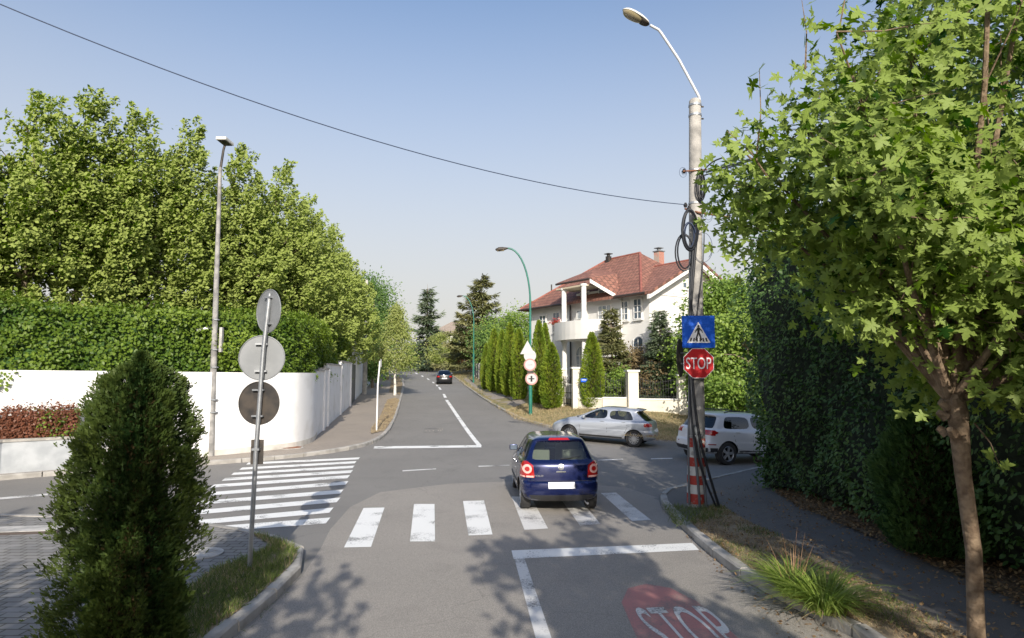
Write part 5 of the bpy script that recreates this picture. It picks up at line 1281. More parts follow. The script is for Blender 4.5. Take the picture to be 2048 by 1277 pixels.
# windows
wf = M['trim']; wg = M['glass']; cur = simple('curtained_glass', (.30, .34, .38), .08, spec=.8, c2=(.48, .50, .52), scale=2.5)
def win(u, z0, z1, wd, face='front', arched=False, nx=2, nz=3, gm=None, nm='window'):
    P = (lambda a, d, z: (u + a, -d, z)) if face == 'front' else (lambda a, d, z: (12.0 + d, u + a, z))
    def poly(wd, z0, z1, ar):
        p = [(-wd / 2, z0), (wd / 2, z0)]
        p += [(wd / 2 * math.cos(a), z1 - wd / 2 + wd / 2 * math.sin(a)) for a in np.linspace(0, math.pi, 13)] if ar else [(wd / 2, z1), (-wd / 2, z1)]
        return p
    dv = Vector((0, -1, 0)) if face == 'front' else Vector((1, 0, 0))
    fr = MB().slab([P(a, .004, z) for a, z in poly(wd + .14, z0 - .07, z1 + .07, arched)], dv * .05).obj(nm, wf, H)
    pn = MB().slab([P(a, .055, z) for a, z in poly(wd, z0, z1, arched)], dv * .004).obj('pane', gm or wg, fr)
    bars = MB()
    for k in range(nx + 1):
        a = -wd / 2 + wd * k / nx; bars.slab([P(a - .022, .06, z0), P(a + .022, .06, z0), P(a + .022, .06, z1 - (.12 if arched else 0)), P(a - .022, .06, z1 - (.12 if arched else 0))], dv * .03)
    for k in range(nz + 1):
        z = z0 + (z1 - z0) * k / nz
        if arched and k == nz: continue
        bars.slab([P(-wd / 2, .058, z - .022), P(wd / 2, .058, z - .022), P(wd / 2, .058, z + .022), P(-wd / 2, .058, z + .022)], dv * .036)
    bars.obj('glazing_bars', wf, fr)
    if not arched: MB().slab([P(-wd / 2 - .12, .01, z0 - .12), P(wd / 2 + .12, .01, z0 - .12), P(wd / 2 + .12, .01, z0 - .071), P(-wd / 2 - .12, .01, z0 - .071)], dv * .14).obj('sill', wf, fr)
win(1.55, zz(5.95), zz(7.0), .75); win(3.15, zz(5.75), zz(7.1), .7)
win(1.8, zz(2.6), zz(4.1), .8)
win(5.9, zz(5.3), zz(7.05), 1.0, nx=2, nz=3, nm='balcony_door', gm=cur); win(8.15, zz(6.0), zz(7.15), 1.2, gm=cur, nx=3, nz=2)
win(8.2, zz(7.75), zz(8.2), 1.1, nx=2, nz=1); win(6.2, zz(7.75), zz(8.2), .8, nx=1, nz=1)
win(5.85, zz(2.15), zz(4.6), 1.1, arched=True, nm='door', gm=cur, nx=3, nz=4)
win(9.95, zz(6.1), zz(7.25), .62); win(11.1, zz(6.1), zz(7.3), .62); win(11.1, zz(3.2), zz(5.0), .8, arched=True, nz=3)
win(5.6, zz(6.1), zz(7.2), .7, 'gable')
win(3.1, zz(8.1), zz(8.45), .35, 'gable', nx=1, nz=1); win(3.9, zz(8.1), zz(8.45), .35, 'gable', nx=1, nz=1)
MB().box((12.02, 3.8, zz(7.55)), (.05, 7.4, .06)).obj('cornice', wf, H)
# chimneys
brick = brickmat('chimney_brick', (.38, .12, .08), (.30, .09, .06), (.45, .36, .3), 1, .22, .075, .5, .012, vec=lambda n: objc(n))
cz = HL(1318, 520, 45.5)
ch = MB().box((cz.x, cz.y, cz.z - .2), (.5, .5, 1.5)).obj('chimney', brick, H)
k = MB().box((cz.x, cz.y, cz.z + .59), (.62, .62, .07)); k.tube([(cz.x, cz.y, cz.z + .62), (cz.x, cz.y, cz.z + .8)], .13, 10); k.box((cz.x, cz.y, cz.z + .83), (.48, .48, .05)); k.obj('cap', M['sign_back'], ch)
cz = HL(1217, 516, 46.8); k = MB().box((cz.x, cz.y, cz.z - .15), (.3, .3, .5)); k.tube([(cz.x, cz.y, cz.z + .1), (cz.x, cz.y, cz.z + .25)], .12, 10); k.box((cz.x, cz.y, cz.z + .28), (.45, .45, .05)); k.obj('vent', M['dark_back'], H)
MB().tube([(1.0, 1.2, EA + 1.2), (1.0, 1.2, EA + 1.7)], .05, 6).obj('vent_pipe', M['dark_back'], H)
# flower boxes
for (u, z) in ((5.0, zz(6.12)), (5.2, zz(2.9))):
    fb = MB().box((u, -1.6, z + .02), (.6, .2, .16)).obj('flower_box', M['rust'], H); P = rng.normal(size=(160, 3)) * [.22, .10, .10] + [u, -1.6, z + .12]; o = leaves('flowers', P, rng.normal(size=(160, 3)), .11, T_DIAMOND, LM['flower'] if 'flower' in LM else LM.setdefault('flower', leafmat('red_flower', (.35, .03, .03), (.5, .10, .08))), fb, kind='stuff')

# ---------------------------------------------------------------- fence, pillars, gate
def bankpt(px, Y): p = W(px, 800, Y); return Vector((p.x, p.y, float(zbank(p.x, p.y))))
def fence_run(label, pxa, Ya, pxb, Yb, wall_h, top_h, sag=.25, name='fence', bars=.13, pillar=True):
    a, b_ = bankpt(pxa, Ya), bankpt(pxb, Yb); t = thing(name, label, 'fence', tuple(a)); d = (b_ - a); d.z = 0; L = d.length; d.normalize(); ang = math.atan2(d.y, d.x); m = (a + b_) / 2
    zt = max(a.z, b_.z) + wall_h
    mb = MB(); mb.box((m.x, m.y, zt - .9), (L, .24, 1.8), ang); mb.obj('base_wall', M['cream'], t, world=True)
    MB().box((m.x, m.y, zt + .035), (L, .32, .07), ang).obj('coping', M['trim'], t, world=True)
    if top_h > 0:
        ir = MB(); n = int(L / bars)
        for k in range(1, n):
            s = k / n; p = a + d * (L * s); h = top_h - sag * math.sin(math.pi * s)
            ir.tube([(p.x, p.y, zt + .07), (p.x, p.y, zt + h)], .012, 4)
            if k % 2: ir.tube([(p.x, p.y, zt + h), (p.x, p.y, zt + h + .03), (p.x, p.y, zt + h + .10)], [.012, .028, .004], 5)
        for fr in (.15, .55, .92):
            ir.tube([tuple((a + d * (L * s)).xy) + (zt + (top_h - sag * math.sin(math.pi * s)) * fr,) for s in np.linspace(0, 1, 13)], .016, 4)
        ir.obj('railing', M['black_metal'], t, world=True)
    return t, zt
def pillar(label, px, Y, w_, zt):
    p = bankpt(px, Y); t = thing('fence_pillar', label, 'pillar', tuple(p)); MB().box((0, 0, (zt - p.z) / 2 - .2), (w_, w_, zt - p.z + .4), .1).obj('shaft', M['cream'], t)
    MB().box((0, 0, zt - p.z + .05), (w_ + .14, w_ + .14, .09), .1).obj('cap', M['trim'], t)
_, z1 = fence_run('iron railing panel on a cream wall, left of the cream pillar', 1206, 35.0, 1254, 34.6, .55, 1.25)
fence_run('iron railing panel on a cream wall between the cream pillar and the sign pole', 1276, 34.5, 1358, 34.0, .55, 1.25)
fence_run('iron railing on a cream wall right of the concrete sign pole', 1368, 33.9, 1460, 33.4, .55, 1.2)
pillar('tall cream fence pillar between the two iron railing panels', 1264.5, 34.5, .55, W(0, 744, 34.5).z)
pillar('white fence pillar behind the concrete sign pole', 1363, 33.9, .4, W(0, 752, 34).z)
pillar('white gate pillar left of the round-bottomed thuja', 1152, 36.0, .42, W(0, 738, 36).z)
pillar('white gate pillar farther left, by the short wide thuja', 1123, 37.5, .42, W(0, 740, 37.5).z)
fence_run('low stone plinth fence behind the round-bottomed thuja', 1160, 35.8, 1206, 35.0, .5, 1.3)
fence_run('short railing left of the garden gate behind the thujas', 1098, 39.5, 1119, 37.8, .5, 1.0)
a, b_ = bankpt(1128, 37.2), bankpt(1148, 36.2); t = thing('garden_gate', 'ornate black iron garden gate with a scrolled top between white pillars', 'gate', tuple(a)); mb = MB(); d = b_ - a; d.z = 0
for k in range(7):
    p = a + d * (k / 6); h = 1.5 + .25 * abs(math.cos(k / 6 * math.pi)); mb.tube([(p.x, p.y, p.z + .1), (p.x, p.y, a.z + h)], .018, 5)
for hh in (.2, .8, 1.35): mb.tube([(a.x, a.y, a.z + hh), (a.x + d.x, a.y + d.y, a.z + hh)], .022, 5)
for k in range(3):
    c = a + d * (.2 + .3 * k); mb.tube([(c.x + .14 * math.cos(q), c.y, a.z + 1.55 + .14 * math.sin(q)) for q in np.linspace(0, 6.28, 14)], .014, 4)
mb.obj('gate', M['black_metal'], t, world=True)
p = W(1168, 761, 35.1); t = thing('blue_plate', 'small blue plate on the fence beside the round-bottomed thuja', 'sign', tuple(p)); MB().box((0, 0, 0), (.34, .02, .2)).obj('plate', M['sign_blue'], t); MB().box((0, -.012, .02), (.24, .003, .03)).obj('stripe', M['sign_white'], t)
# far house
def simple_house(name, label, px0, px1, Y, py_e, py_r, rot, dep, mats, wins=()):
    a, b_ = W(px0, 700, Y), W(px1, 700, Y); z0 = float(zbank(a.x, a.y)) - .3; L = (b_ - a).length; t = thing(name, label, 'house', (a.x, a.y, z0), rot)
    e = W(0, py_e, Y).z - z0; r = W(0, py_r, Y).z - z0
    MB().prism([(0, 0), (L, 0), (L, dep), (0, dep)], 0, e).obj('wall', M[mats[0]], t)
    o = .6; roof_solid('roof', [[(-o, -o, e - .1), (L + o, -o, e - .1), (L * .6, dep / 2, r), (L * .4, dep / 2, r)], [(-o, dep + o, e - .1), (-o, -o, e - .1), (L * .4, dep / 2, r)],
                                [(L + o, dep + o, e - .1), (-o, dep + o, e - .1), (L * .4, dep / 2, r), (L * .6, dep / 2, r)], [(L + o, -o, e - .1), (L + o, dep + o, e - .1), (L * .6, dep / 2, r)]], .2, mats[1], t)
    for (s, z, w_, h) in wins:
        fr = MB().box((L * s, -.03, z), (w_ + .16, .08, h + .16)).obj('window', M['trim'], t); MB().box((L * s, -.08, z), (w_, .03, h)).obj('pane', M['glass'], fr)
    return t
greyroof = simple('grey_brown_tiles', (.26, .21, .17), .9, c2=(.34, .28, .23), scale=4)
M['far_wall'] = simple('pale_green_render', (.62, .64, .52), .9)
simple_house('far_house', 'pale far house with a grey-brown hipped roof between the two spruces', 866, 935, 118, 666, 641, -.12, 8, ('house_white', greyroof), ((.3, 5.5, 1.2, 1.4), (.7, 5.5, 1.2, 1.4), (.3, 2.4, 1.2, 1.4)))
simple_house('far_house', 'low pale green house behind the brown fence at the road bend', 906, 962, 108, 697, 684, 0, 6, ('far_wall', greyroof), ((.5, 2.0, 1.0, 1.2),))
# brown board fence at the bend
M['fence_brown'] = brickmat('brown_boards', (.34, .13, .05), (.26, .10, .04), (.05, .03, .02), 1, .12, 9.0, .5, .012, vec=lambda n: objc(n), off=0)
def board_fence(label, pts, h, mat, name='board_fence'):
    P = [Vector(W(px, 720, Y)) for px, Y in pts]; t = thing(name, label, 'fence', (P[0].x, P[0].y, float(zbank(P[0].x, P[0].y))))
    for a, b_ in zip(P[:-1], P[1:]):
        a2, b2 = a.xy, b_.xy; d = (b2 - a2).normalized(); nn = Vector((-d.y, d.x)); zb = min(float(zbank(*a2)), float(zbank(*b2)))
        n = max(1, int((b2 - a2).length / 2.4)); 
        for k in range(n):
            p, q = a2.lerp(b2, k / n), a2.lerp(b2, (k + 1) / n); z = float(zbank(*((p + q) / 2)))
            MB().prism([tuple(p + d * .12), tuple(q - d * .12), tuple(q - d * .12 + nn * .04), tuple(p + d * .12 + nn * .04)], z + .15, z + h).obj('board_panel', M[mat], t, world=True)
            MB().prism([tuple(p - d * .1 - nn * .06), tuple(p + d * .1 - nn * .06), tuple(p + d * .1 + nn * .1), tuple(p - d * .1 + nn * .1)], z - .2, z + h + .12).obj('post', M['concrete'], t, world=True)
board_fence('reddish brown board fence at the outside of the road bend', [(893, 112), (915, 106), (944, 96)], 2.0, 'fence_brown')
board_fence('grey board fence farther round the bend below the ragged conifer', [(835, 133), (862, 124), (890, 114)], 1.8, 'concrete')
board_fence('dark board fence between the big spruce and the column thujas', [(946, 84), (968, 70)], 1.8, 'gate_grey')
# ---------------------------------------------------------------- cars
M['tyre'] = simple('tyre_rubber', (.02, .02, .021), .8, c2=(.035, .034, .033), scale=9)
M['rim'] = simple('alloy_rim', (.55, .56, .58), .3, .8)
M['well'] = simple('wheel_well', (.012, .012, .012), .9)
M['plastic'] = simple('black_plastic', (.03, .03, .032), .55)
M['seat'] = simple('pale_seat_cloth', (.42, .40, .35), .9)
M['dark_seat'] = simple('dark_seat_cloth', (.05, .05, .055), .9)
M['lens_red'] = simple('red_lamp_lens', (.38, .010, .010), .12, spec=.8, coat=.6)
M['lens_pink'] = simple('reversing_lens', (.75, .45, .40), .12, spec=.8, coat=.5)
M['lens_clear'] = simple('clear_lamp_lens', (.45, .47, .5), .08, .3, coat=.6)
M['chrome'] = simple('chrome', (.7, .71, .73), .15, 1)
M['plate'] = simple('blank_number_plate', (.74, .74, .76), .4)
def carpaint(name, c, met=.35, rough=.28):
    m, n, b = newmat(name); b.inputs['Base Color'].default_value = (*c, 1); b.inputs['Metallic'].default_value = met; b.inputs['Roughness'].default_value = rough
    b.inputs['Coat Weight'].default_value = .8; b.inputs['Coat Roughness'].default_value = .06
    co = objc(n); tx = N(n, 'ShaderNodeTexNoise', Scale=3.0, Detail=5); n.links.new(co, tx.inputs['Vector'])
    rp = N(n, 'ShaderNodeMapRange'); rp.inputs[3].default_value = rough - .06; rp.inputs[4].default_value = rough + .14; n.links.new(tx.outputs['Fac'], rp.inputs[0]); n.links.new(rp.outputs[0], b.inputs['Roughness'])
    return m
M['blue_car'] = carpaint('dark_blue_car_paint', (.0045, .011, .07), .4, .22); M['silver_car'] = carpaint('silver_car_paint', (.42, .45, .50), .5, .3)
M['white_car'] = carpaint('white_car_paint', (.72, .72, .73), 0, .3); M['black_car'] = carpaint('black_car_paint', (.015, .015, .018))
def glassmat(name, tint, alpha):
    m, n, b = newmat(name); n.nodes.remove(b)
    tr = N(n, 'ShaderNodeBsdfTransparent'); tr.inputs[0].default_value = (*tint, 1); gl = N(n, 'ShaderNodeBsdfGlossy'); gl.inputs['Roughness'].default_value = .02
    fr = N(n, 'ShaderNodeFresnel', IOR=1.5); mt = N(n, 'ShaderNodeMath', operation='MULTIPLY_ADD'); n.links.new(fr.outputs[0], mt.inputs[0]); mt.inputs[1].default_value = 1.1; mt.inputs[2].default_value = alpha
    ms = N(n, 'ShaderNodeMixShader'); n.links.new(mt.outputs[0], ms.inputs[0]); n.links.new(tr.outputs[0], ms.inputs[1]); n.links.new(gl.outputs[0], ms.inputs[2]); n.links.new(ms.outputs[0], n.nodes['Material Output'].inputs[0]); return m
M['car_glass'] = glassmat('car_glass', (.55, .62, .58), .04); M['tinted_glass'] = glassmat('tinted_car_glass', (.06, .07, .08), .05)

def car(name, label, cat, S, paint_, loc, rz, glass='car_glass', group=None):
    """S: rings (z_rear, z_front, x_rear, x_front, half width); xs columns low / window bottom / window top; glass cells"""
    t = thing(name, label, cat, loc, rz, group)
    rings = S['rings']; lo, wb, wt = S['lo'], S['wb'], S['wt']; nR = 5; m = len(lo); qs = [0, .32, .62, .84, .96]
    iwb, iwt = S['iwb'], S['iwt']
    half = []
    for ri, (zr, zf, xr, xf, hw) in enumerate(rings):
        if ri < iwb: xs = lo
        elif ri == iwb: xs = wb
        elif ri == iwt: xs = wt
        elif ri < iwt: k = (ri - iwb) / (iwt - iwb); xs = [a + (b - a) * k for a, b in zip(wb, wt)]
        else:
            k = .75; x0, x1 = xr + S['cr'] * .9, xf - .1; lo0, lo1 = wt[0], wt[-1]; xs = [x0 + (a - lo0) / (lo1 - lo0) * (x1 - x0) for a in wt]
        L = xf - xr
        def hwx(x):
            u = (x - xr) / L; return hw * (1 - S.get('taper_f', .10) * max(0, (u - .55) / .45) ** 2.2 - S.get('taper_r', .05) * max(0, (.4 - u) / .4) ** 2)
        cr = S['cr'] * (1 if ri < iwb else .8); cf = S['cf'] * (1 if ri < iwb else .75)
        row = []
        for q in qs: row.append((xr + cr * (1 - (1 - q ** 3.0) ** .5) if q < 1 else xr + cr, q * hwx(xr + cr * q)))
        for x in xs: row.append((x, hwx(x)))
        for q in qs[::-1]: row.append((xf - cf * (1 - (1 - q ** 2.6) ** .5), q * hwx(xf - cf * q)))
        half.append([(x, y, zr + (zf - zr) * min(1, max(0, (x - xr) / L)) ** S.get('zp', {}).get(ri, 1.0)) for x, y in row])
    n = len(half[0]); v = []; idx = []
    for row in half:
        r = []
        for i, (x, y, z) in enumerate(row):
            v.append((x, y, z)); a = len(v) - 1
            if y < 1e-6: r.append((a, a))
            else: v.append((x, -y, z)); r.append((a, a + 1))
        idx.append(r)
    faces, mi = [], []
    gset = S['glass_cells']
    for ri in range(len(half) - 1):
        for i in range(n - 1):
            isg = 0
            if iwb <= ri < iwt:
                if i <= nR - 2 - S.get('rear_in', 0): isg = 1
                elif i >= n - nR: isg = 2
                elif (i - nR) in gset: isg = 3 + gset.index(i - nR)
            for s in (0, 1):
                a, b_, c, d = idx[ri][i][s], idx[ri][i + 1][s], idx[ri + 1][i + 1][s], idx[ri + 1][i][s]
                q = (a, b_, c, d) if s else (a, d, c, b_)
                faces.append(q); mi.append(isg if s == 0 or isg in (0, 1, 2) else isg + 20)
    for ri, top in ((0, False), (len(half) - 1, True)):
        for i in range(n - 1):
            q = [idx[ri][i][0], idx[ri][i + 1][0], idx[ri][i + 1][1], idx[ri][i][1]]
            u = []; [u.append(x) for x in q if x not in u]
            if len(u) >= 3: faces.append(tuple(u)); mi.append(0)
    me = bpy.data.meshes.new('car_shell'); me.from_pydata(v, [], faces)
    ids = sorted(set(mi)); mats = {k: j for j, k in enumerate(ids)}
    for k in ids: me.materials.append(bpy.data.materials.get('tmp%d' % k) or bpy.data.materials.new('tmp%d' % k))
    me.materials.append(M['well']); welli = len(ids)
    me.polygons.foreach_set('material_index', [mats[k] for k in mi])
    bm = bmesh.new(); bm.from_mesh(me); bmesh.ops.recalc_face_normals(bm, faces=bm.faces)
    cl = bm.edges.layers.float.get('crease_edge') or bm.edges.layers.float.new('crease_edge')
    for e in bm.edges:
        fs = [f.material_index for f in e.link_faces]
        if len(fs) == 2 and fs[0] != fs[1]: e[cl] = .75
    bm.verts.ensure_lookup_table()
    for ri, cv in S.get('crease', {}).items():
        for i in range(n - 1):
            for s in (0, 1):
                e = bm.edges.get((bm.verts[idx[ri][i][s]], bm.verts[idx[ri][i + 1][s]]))
                if e: e[cl] = max(e[cl], cv)
    bm.to_mesh(me); bm.free()
    o = bpy.data.objects.new('car_shell', me); COL.objects.link(o)
    sd = o.modifiers.new('s', 'SUBSURF'); sd.levels = 2; sd.render_levels = 2
    cut = MB()
    for x in S['wheels']:
        for s in (-1, 1):
            R_ = S['arch']; yy0, yy1 = S['track'] - S['tw'] - .06, S['track'] + .6
            pts = [(x + R_ * math.cos(a), s * yy0, S['wr'] + R_ * math.sin(a)) for a in np.linspace(0, 2 * math.pi, 41)[:-1]]
            cut.slab(pts, (0, s * (yy1 - yy0), 0))
    co = cut.obj('cutter', M['well']); bo = o.modifiers.new('b', 'BOOLEAN'); bo.operation = 'DIFFERENCE'; bo.object = co; bo.solver = 'EXACT'
    try: bo.material_mode = 'TRANSFER'
    except Exception: pass
    dg = bpy.context.evaluated_depsgraph_get(); ev = bpy.data.meshes.new_from_object(o.evaluated_get(dg))
    bpy.data.objects.remove(co); bpy.data.objects.remove(o)
    names = {mt.name: i for i, mt in enumerate(ev.materials) if mt}
    bm = bmesh.new(); bm.from_mesh(ev); bvh = BVHTree.FromBMesh(bm)
    def extract(mids, nm, mats_, parent, off=0.0, thick=False):
        b2 = bm.copy(); b2.normal_update()
        bmesh.ops.delete(b2, geom=[f for f in b2.faces if f.material_index not in mids], context='FACES')
        if not b2.faces: b2.free(); return None
        if off:
            for q in b2.verts: q.co += q.normal * off
        remap = {k: j for j, k in enumerate(mids)}
        for f in b2.faces: f.material_index = remap[f.material_index]; f.smooth = True
        m2 = bpy.data.meshes.new(nm); b2.to_mesh(m2); b2.free()
        for q in mats_: m2.materials.append(q)
        if hasattr(m2, 'set_sharp_from_angle'): m2.set_sharp_from_angle(angle=R(35))
        ob = bpy.data.objects.new(nm, m2); COL.objects.link(ob); ob.parent = parent; return ob
    wi = names.get('wheel_well', welli)
    body = extract([mats[0], wi], 'body', [M[paint_], M['well']], t)
    gobs = {}
    for k in ids:
        if k == 0: continue
        nm = 'rear_window' if k == 1 else 'windscreen' if k == 2 else 'side_window'
        gm = M[glass] if k in (2, 3, 23) or glass == 'car_glass' else M[glass]
        gobs[k] = extract([mats[k]], nm, [gm], t, -.006)
    # trim conforming to the body
    def decal(nm, poly, axis, mat, off=.006, parent=None, step=.08, sgn=1, depth=.02):
        V, Fc = tri(poly, step, bstep=step); out = []
        for a, z in V:
            if axis == 'rear': og, d = Vector((-2, a, z)), Vector((1, 0, 0))
            elif axis == 'front': og, d = Vector((S['len'] + 2, a, z)), Vector((-1, 0, 0))
            else: og, d = Vector((a, 2.5 * sgn, z)), Vector((0, -sgn, 0))
            bad = lambda q: q[0] is None or (axis == 'rear' and q[0].x > .42) or (axis == 'front' and q[0].x < S['len'] - .6)
            h = bvh.ray_cast(og, d); tries = 0
            while bad(h) and axis != 'side' and tries < 14:
                tries += 1
                if axis == 'side': og = Vector((og.x + (.012 if og.x < S['len'] / 2 else -.012), og.y, og.z))
                else: og = Vector((og.x, og.y * .985, og.z))
                h = bvh.ray_cast(og, d)
            if h[0] is None: return None
            out.append((h[0], h[1] if h[1].dot(d) < 0 else -h[1], d))
        v = [p + n_ * off for p, n_, d in out] + [p + d * depth for p, n_, d in out]; k = len(out)
        nb = len(dens(poly, step)); f = [tuple(q) for q in Fc] + [(i, (i + 1) % nb, k + (i + 1) % nb, k + i) for i in range(nb)]
        return MB().add(v, f).obj(nm, mat, parent or t, smooth=True)
    bot = S['rings'][0]
    # wheels
    wr, tw = S['wr'], S['tw']
    for x in S['wheels']:
        for s in (-1, 1):
            y = s * S['track']
            prof = [(wr * .60, 0), (wr * .72, .004), (wr * .93, .0), (wr, -.025), (wr, -tw + .025), (wr * .93, -tw), (wr * .60, -tw)]
            v = []; f = []; ns = 36
            for r_, o_ in prof:
                for k in range(ns):
                    a = 2 * math.pi * k / ns; v.append((x + r_ * math.cos(a), y + s * o_, wr + r_ * math.sin(a)))
            for i in range(len(prof) - 1):
                for k in range(ns): f.append((i * ns + k, i * ns + (k + 1) % ns, (i + 1) * ns + (k + 1) % ns, (i + 1) * ns + k))
            wheel = MB().add(v, f).obj('wheel', M['tyre'], t, smooth=True)
            mb = MB(); R2 = wr * .66; lip = [(R2, -.002), (R2 * .96, .006), (R2 * .90, -.01), (R2 * .88, -.05)]
            v = []; f = []
            for r_, o_ in lip:
                for k in range(ns):
                    a = 2 * math.pi * k / ns; v.append((x + r_ * math.cos(a), y + s * o_, wr + r_ * math.sin(a)))
            for i in range(len(lip) - 1):
                for k in range(ns): f.append((i * ns + k, i * ns + (k + 1) % ns, (i + 1) * ns + (k + 1) % ns, (i + 1) * ns + k))
            mb.add(v, f); sp = S.get('spokes', 10); ww = S.get('spoke_w', .03)
            for k in range(sp):
                a = 2 * math.pi * k / sp + .1; ca, sa = math.cos(a), math.sin(a)
                for r0, r1 in ((.12, .93),):
                    p0 = Vector((x + ca * R2 * r0, y - s * .012, wr + sa * R2 * r0)); p1 = Vector((x + ca * R2 * r1, y - s * .004, wr + sa * R2 * r1)); sd_ = Vector((-sa, 0, ca))
                    mb.slab([p0 + sd_ * ww * .7, p0 - sd_ * ww * .7, p1 - sd_ * ww, p1 + sd_ * ww], (0, -s * .025, 0))
            mb.tube([(x, y - s * .03, wr), (x, y + s * .003, wr)], [R2 * .24, R2 * .2], 16)
            mb.obj('rim', M['rim'], wheel)
            MB().tube([(x, y - s * .09, wr), (x, y - s * .06, wr)], R2 * .95, 24).obj('brake_disc', M['well'], wheel)
    # cabin
    fl = S['belt']; sm = M[S.get('seat', 'dark_seat')]
    MB().box((S['cab'][0], 0, fl - .42), (S['cab'][1], S['track'] * 1.75, .1)).obj('cabin_floor', M['well'], t)
    MB().box((S['dash'], 0, fl - .06), (.3, S['track'] * 1.7, .16)).obj('dashboard', M['plastic'], t, bevel=.03)
    for x in S['seats']:
        for y in S.get('seat_y', (-.36, .36)):
            ob = MB().box((x, y, fl - .08), (.14, .46, .55), M=Matrix.Rotation(-.15, 4, 'Y')).obj('seat', sm, t, bevel=.05, smooth=True)
            MB().box((x - .06, y, fl + .27), (.09, .25, .17)).obj('headrest', sm, ob, bevel=.035, smooth=True)
    # mirrors
    mx, mzz = S['mirror']
    for s in (-1, 1):
        h = bvh.ray_cast(Vector((mx, 2 * s, mzz)), Vector((0, -s, 0)))[0]
        if h is None: continue
        y0 = h.y
        ob = MB().box((mx, y0 + s * .12, mzz + .02), (.10, .19, .13)).obj('mirror', M[S.get('mirror_mat', paint_)], t, bevel=.03, smooth=True)
        MB().box((mx - .053, y0 + s * .12, mzz + .02), (.004, .15, .10)).obj('mirror_glass', M['glass'], ob); MB().box((mx, y0 + s * .01, mzz - .02), (.05, .09, .04)).obj('bracket', M['plastic'], ob)
    # door gaps, handles, sill trim
    for s in (-1, 1):
        for poly in S.get('gaps', []):
            w_ = .006
            for (a, b_) in zip(poly[:-1], poly[1:]):
                a2, b2 = Vector(a), Vector(b_); d = (b2 - a2).normalized(); nn = Vector((-d.y, d.x)) * w_
                decal('door_gap', [tuple(a2 - nn), tuple(b2 - nn), tuple(b2 + nn), tuple(a2 + nn)], 'side', M['plastic'], .0015, sgn=s, step=.15, depth=.003)
        for (x, z) in S.get('handles', []):
            h = bvh.ray_cast(Vector((x, 2 * s, z)), Vector((0, -s, 0)))[0]
            if h: MB().box((x, h.y + s * .018, z), (.17, .03, .028)).obj('door_handle', M[paint_], t, bevel=.01)
        for (x0, x1, z0, z1) in S.get('side_trim', []):
            decal('side_trim', [(x0, z0), (x1, z0), (x1, z1), (x0, z1)], 'side', M['plastic'], .01, sgn=s, step=.2)
    return t, decal, bvh, body, gobs

def txt_on_rear(t, bvh, s, y, z, h, wd, mat, nm='lettering'):
    v, f = text_mesh(s); xs = [p[0] for p in v]; ys = [p[1] for p in v]; x0, x1, y0, y1 = min(xs), max(xs), min(ys), max(ys); out = []
    for p in v:
        yy_ = y + ((p[0] - x0) / (x1 - x0) - .5) * -wd; z_ = z + ((p[1] - y0) / (y1 - y0) - .5) * h
        hh = bvh.ray_cast(Vector((-2, yy_, z_)), Vector((1, 0, 0)))[0]; out.append((hh.x - .006, yy_, z_))
    return MB().add(out, f).obj(nm, mat, t, fix=False)

# heading: local +x is the way the car faces
# --- blue hatchback waiting to cross
S1 = dict(len=3.9, cr=.20, cf=.42, iwb=9, iwt=11, taper_f=.14, taper_r=.07,
  rings=[(.24, .22, .14, 3.70, .70), (.30, .24, .03, 3.82, .79), (.46, .42, .0, 3.88, .822), (.60, .54, .02, 3.88, .825), (.635, .58, .075, 3.86, .822), (.78, .68, .085, 3.80, .825), (.93, .78, .11, 3.62, .815),
         (.97, .85, .13, 3.40, .80), (1.0, .955, .16, 3.05, .765), (1.03, .985, .20, 2.92, .725), (1.20, 1.19, .31, 2.56, .655), (1.37, 1.37, .42, 2.20, .57), (1.42, 1.43, .36, 2.08, .52), (1.465, 1.465, .56, 1.9, .38), (1.472, 1.475, .8, 1.7, .2)],
  lo=[.42, .62, 1.0, 1.36, 1.46, 2.2, 2.62, 2.85, 3.2], wb=[.42, .56, .95, 1.40, 1.48, 2.25, 2.5, 2.62, 2.72], wt=[.62, .72, .98, 1.40, 1.48, 1.9, 2.02, 2.08, 2.12], glass_cells=[1, 2, 4, 5], rear_in=1,
  crease={3: .5, 4: .5, 6: .3, 8: .3, 0: .3}, wheels=[.66, 3.12], wr=.30, arch=.345, track=.765, tw=.19, belt=.98, cab=(1.8, 2.2), dash=2.7, seats=[.95, 2.0], seat='seat', mirror=(2.42, 1.03), spokes=8,
  gaps=[[(1.44, .95), (1.44, .35), (2.55, .33), (2.62, .9)], [(.98, .95), (1.0, .6), (1.08, .42)]], handles=[(1.62, .88), (1.1, .9)], side_trim=[(1.1, 2.6, .50, .55)], zp={})
p1 = G(1050, 1016); p2 = G(1190, 1012)
rz = math.pi / 2 + R(3.5)
hd = Vector((math.cos(rz), math.sin(rz), 0)); lf = Vector((-hd.y, hd.x, 0))
mid = Vector(p1) - lf * (.765 - .095) ; rc = mid - hd * .66
t, decal, bvh, body, gobs = car('blue_hatchback', 'dark blue hatchback seen from behind, waiting on the zebra crossing', 'car', S1, 'blue_car', (rc.x, rc.y, float(g(rc.x, rc.y + .7)) + .0), rz)
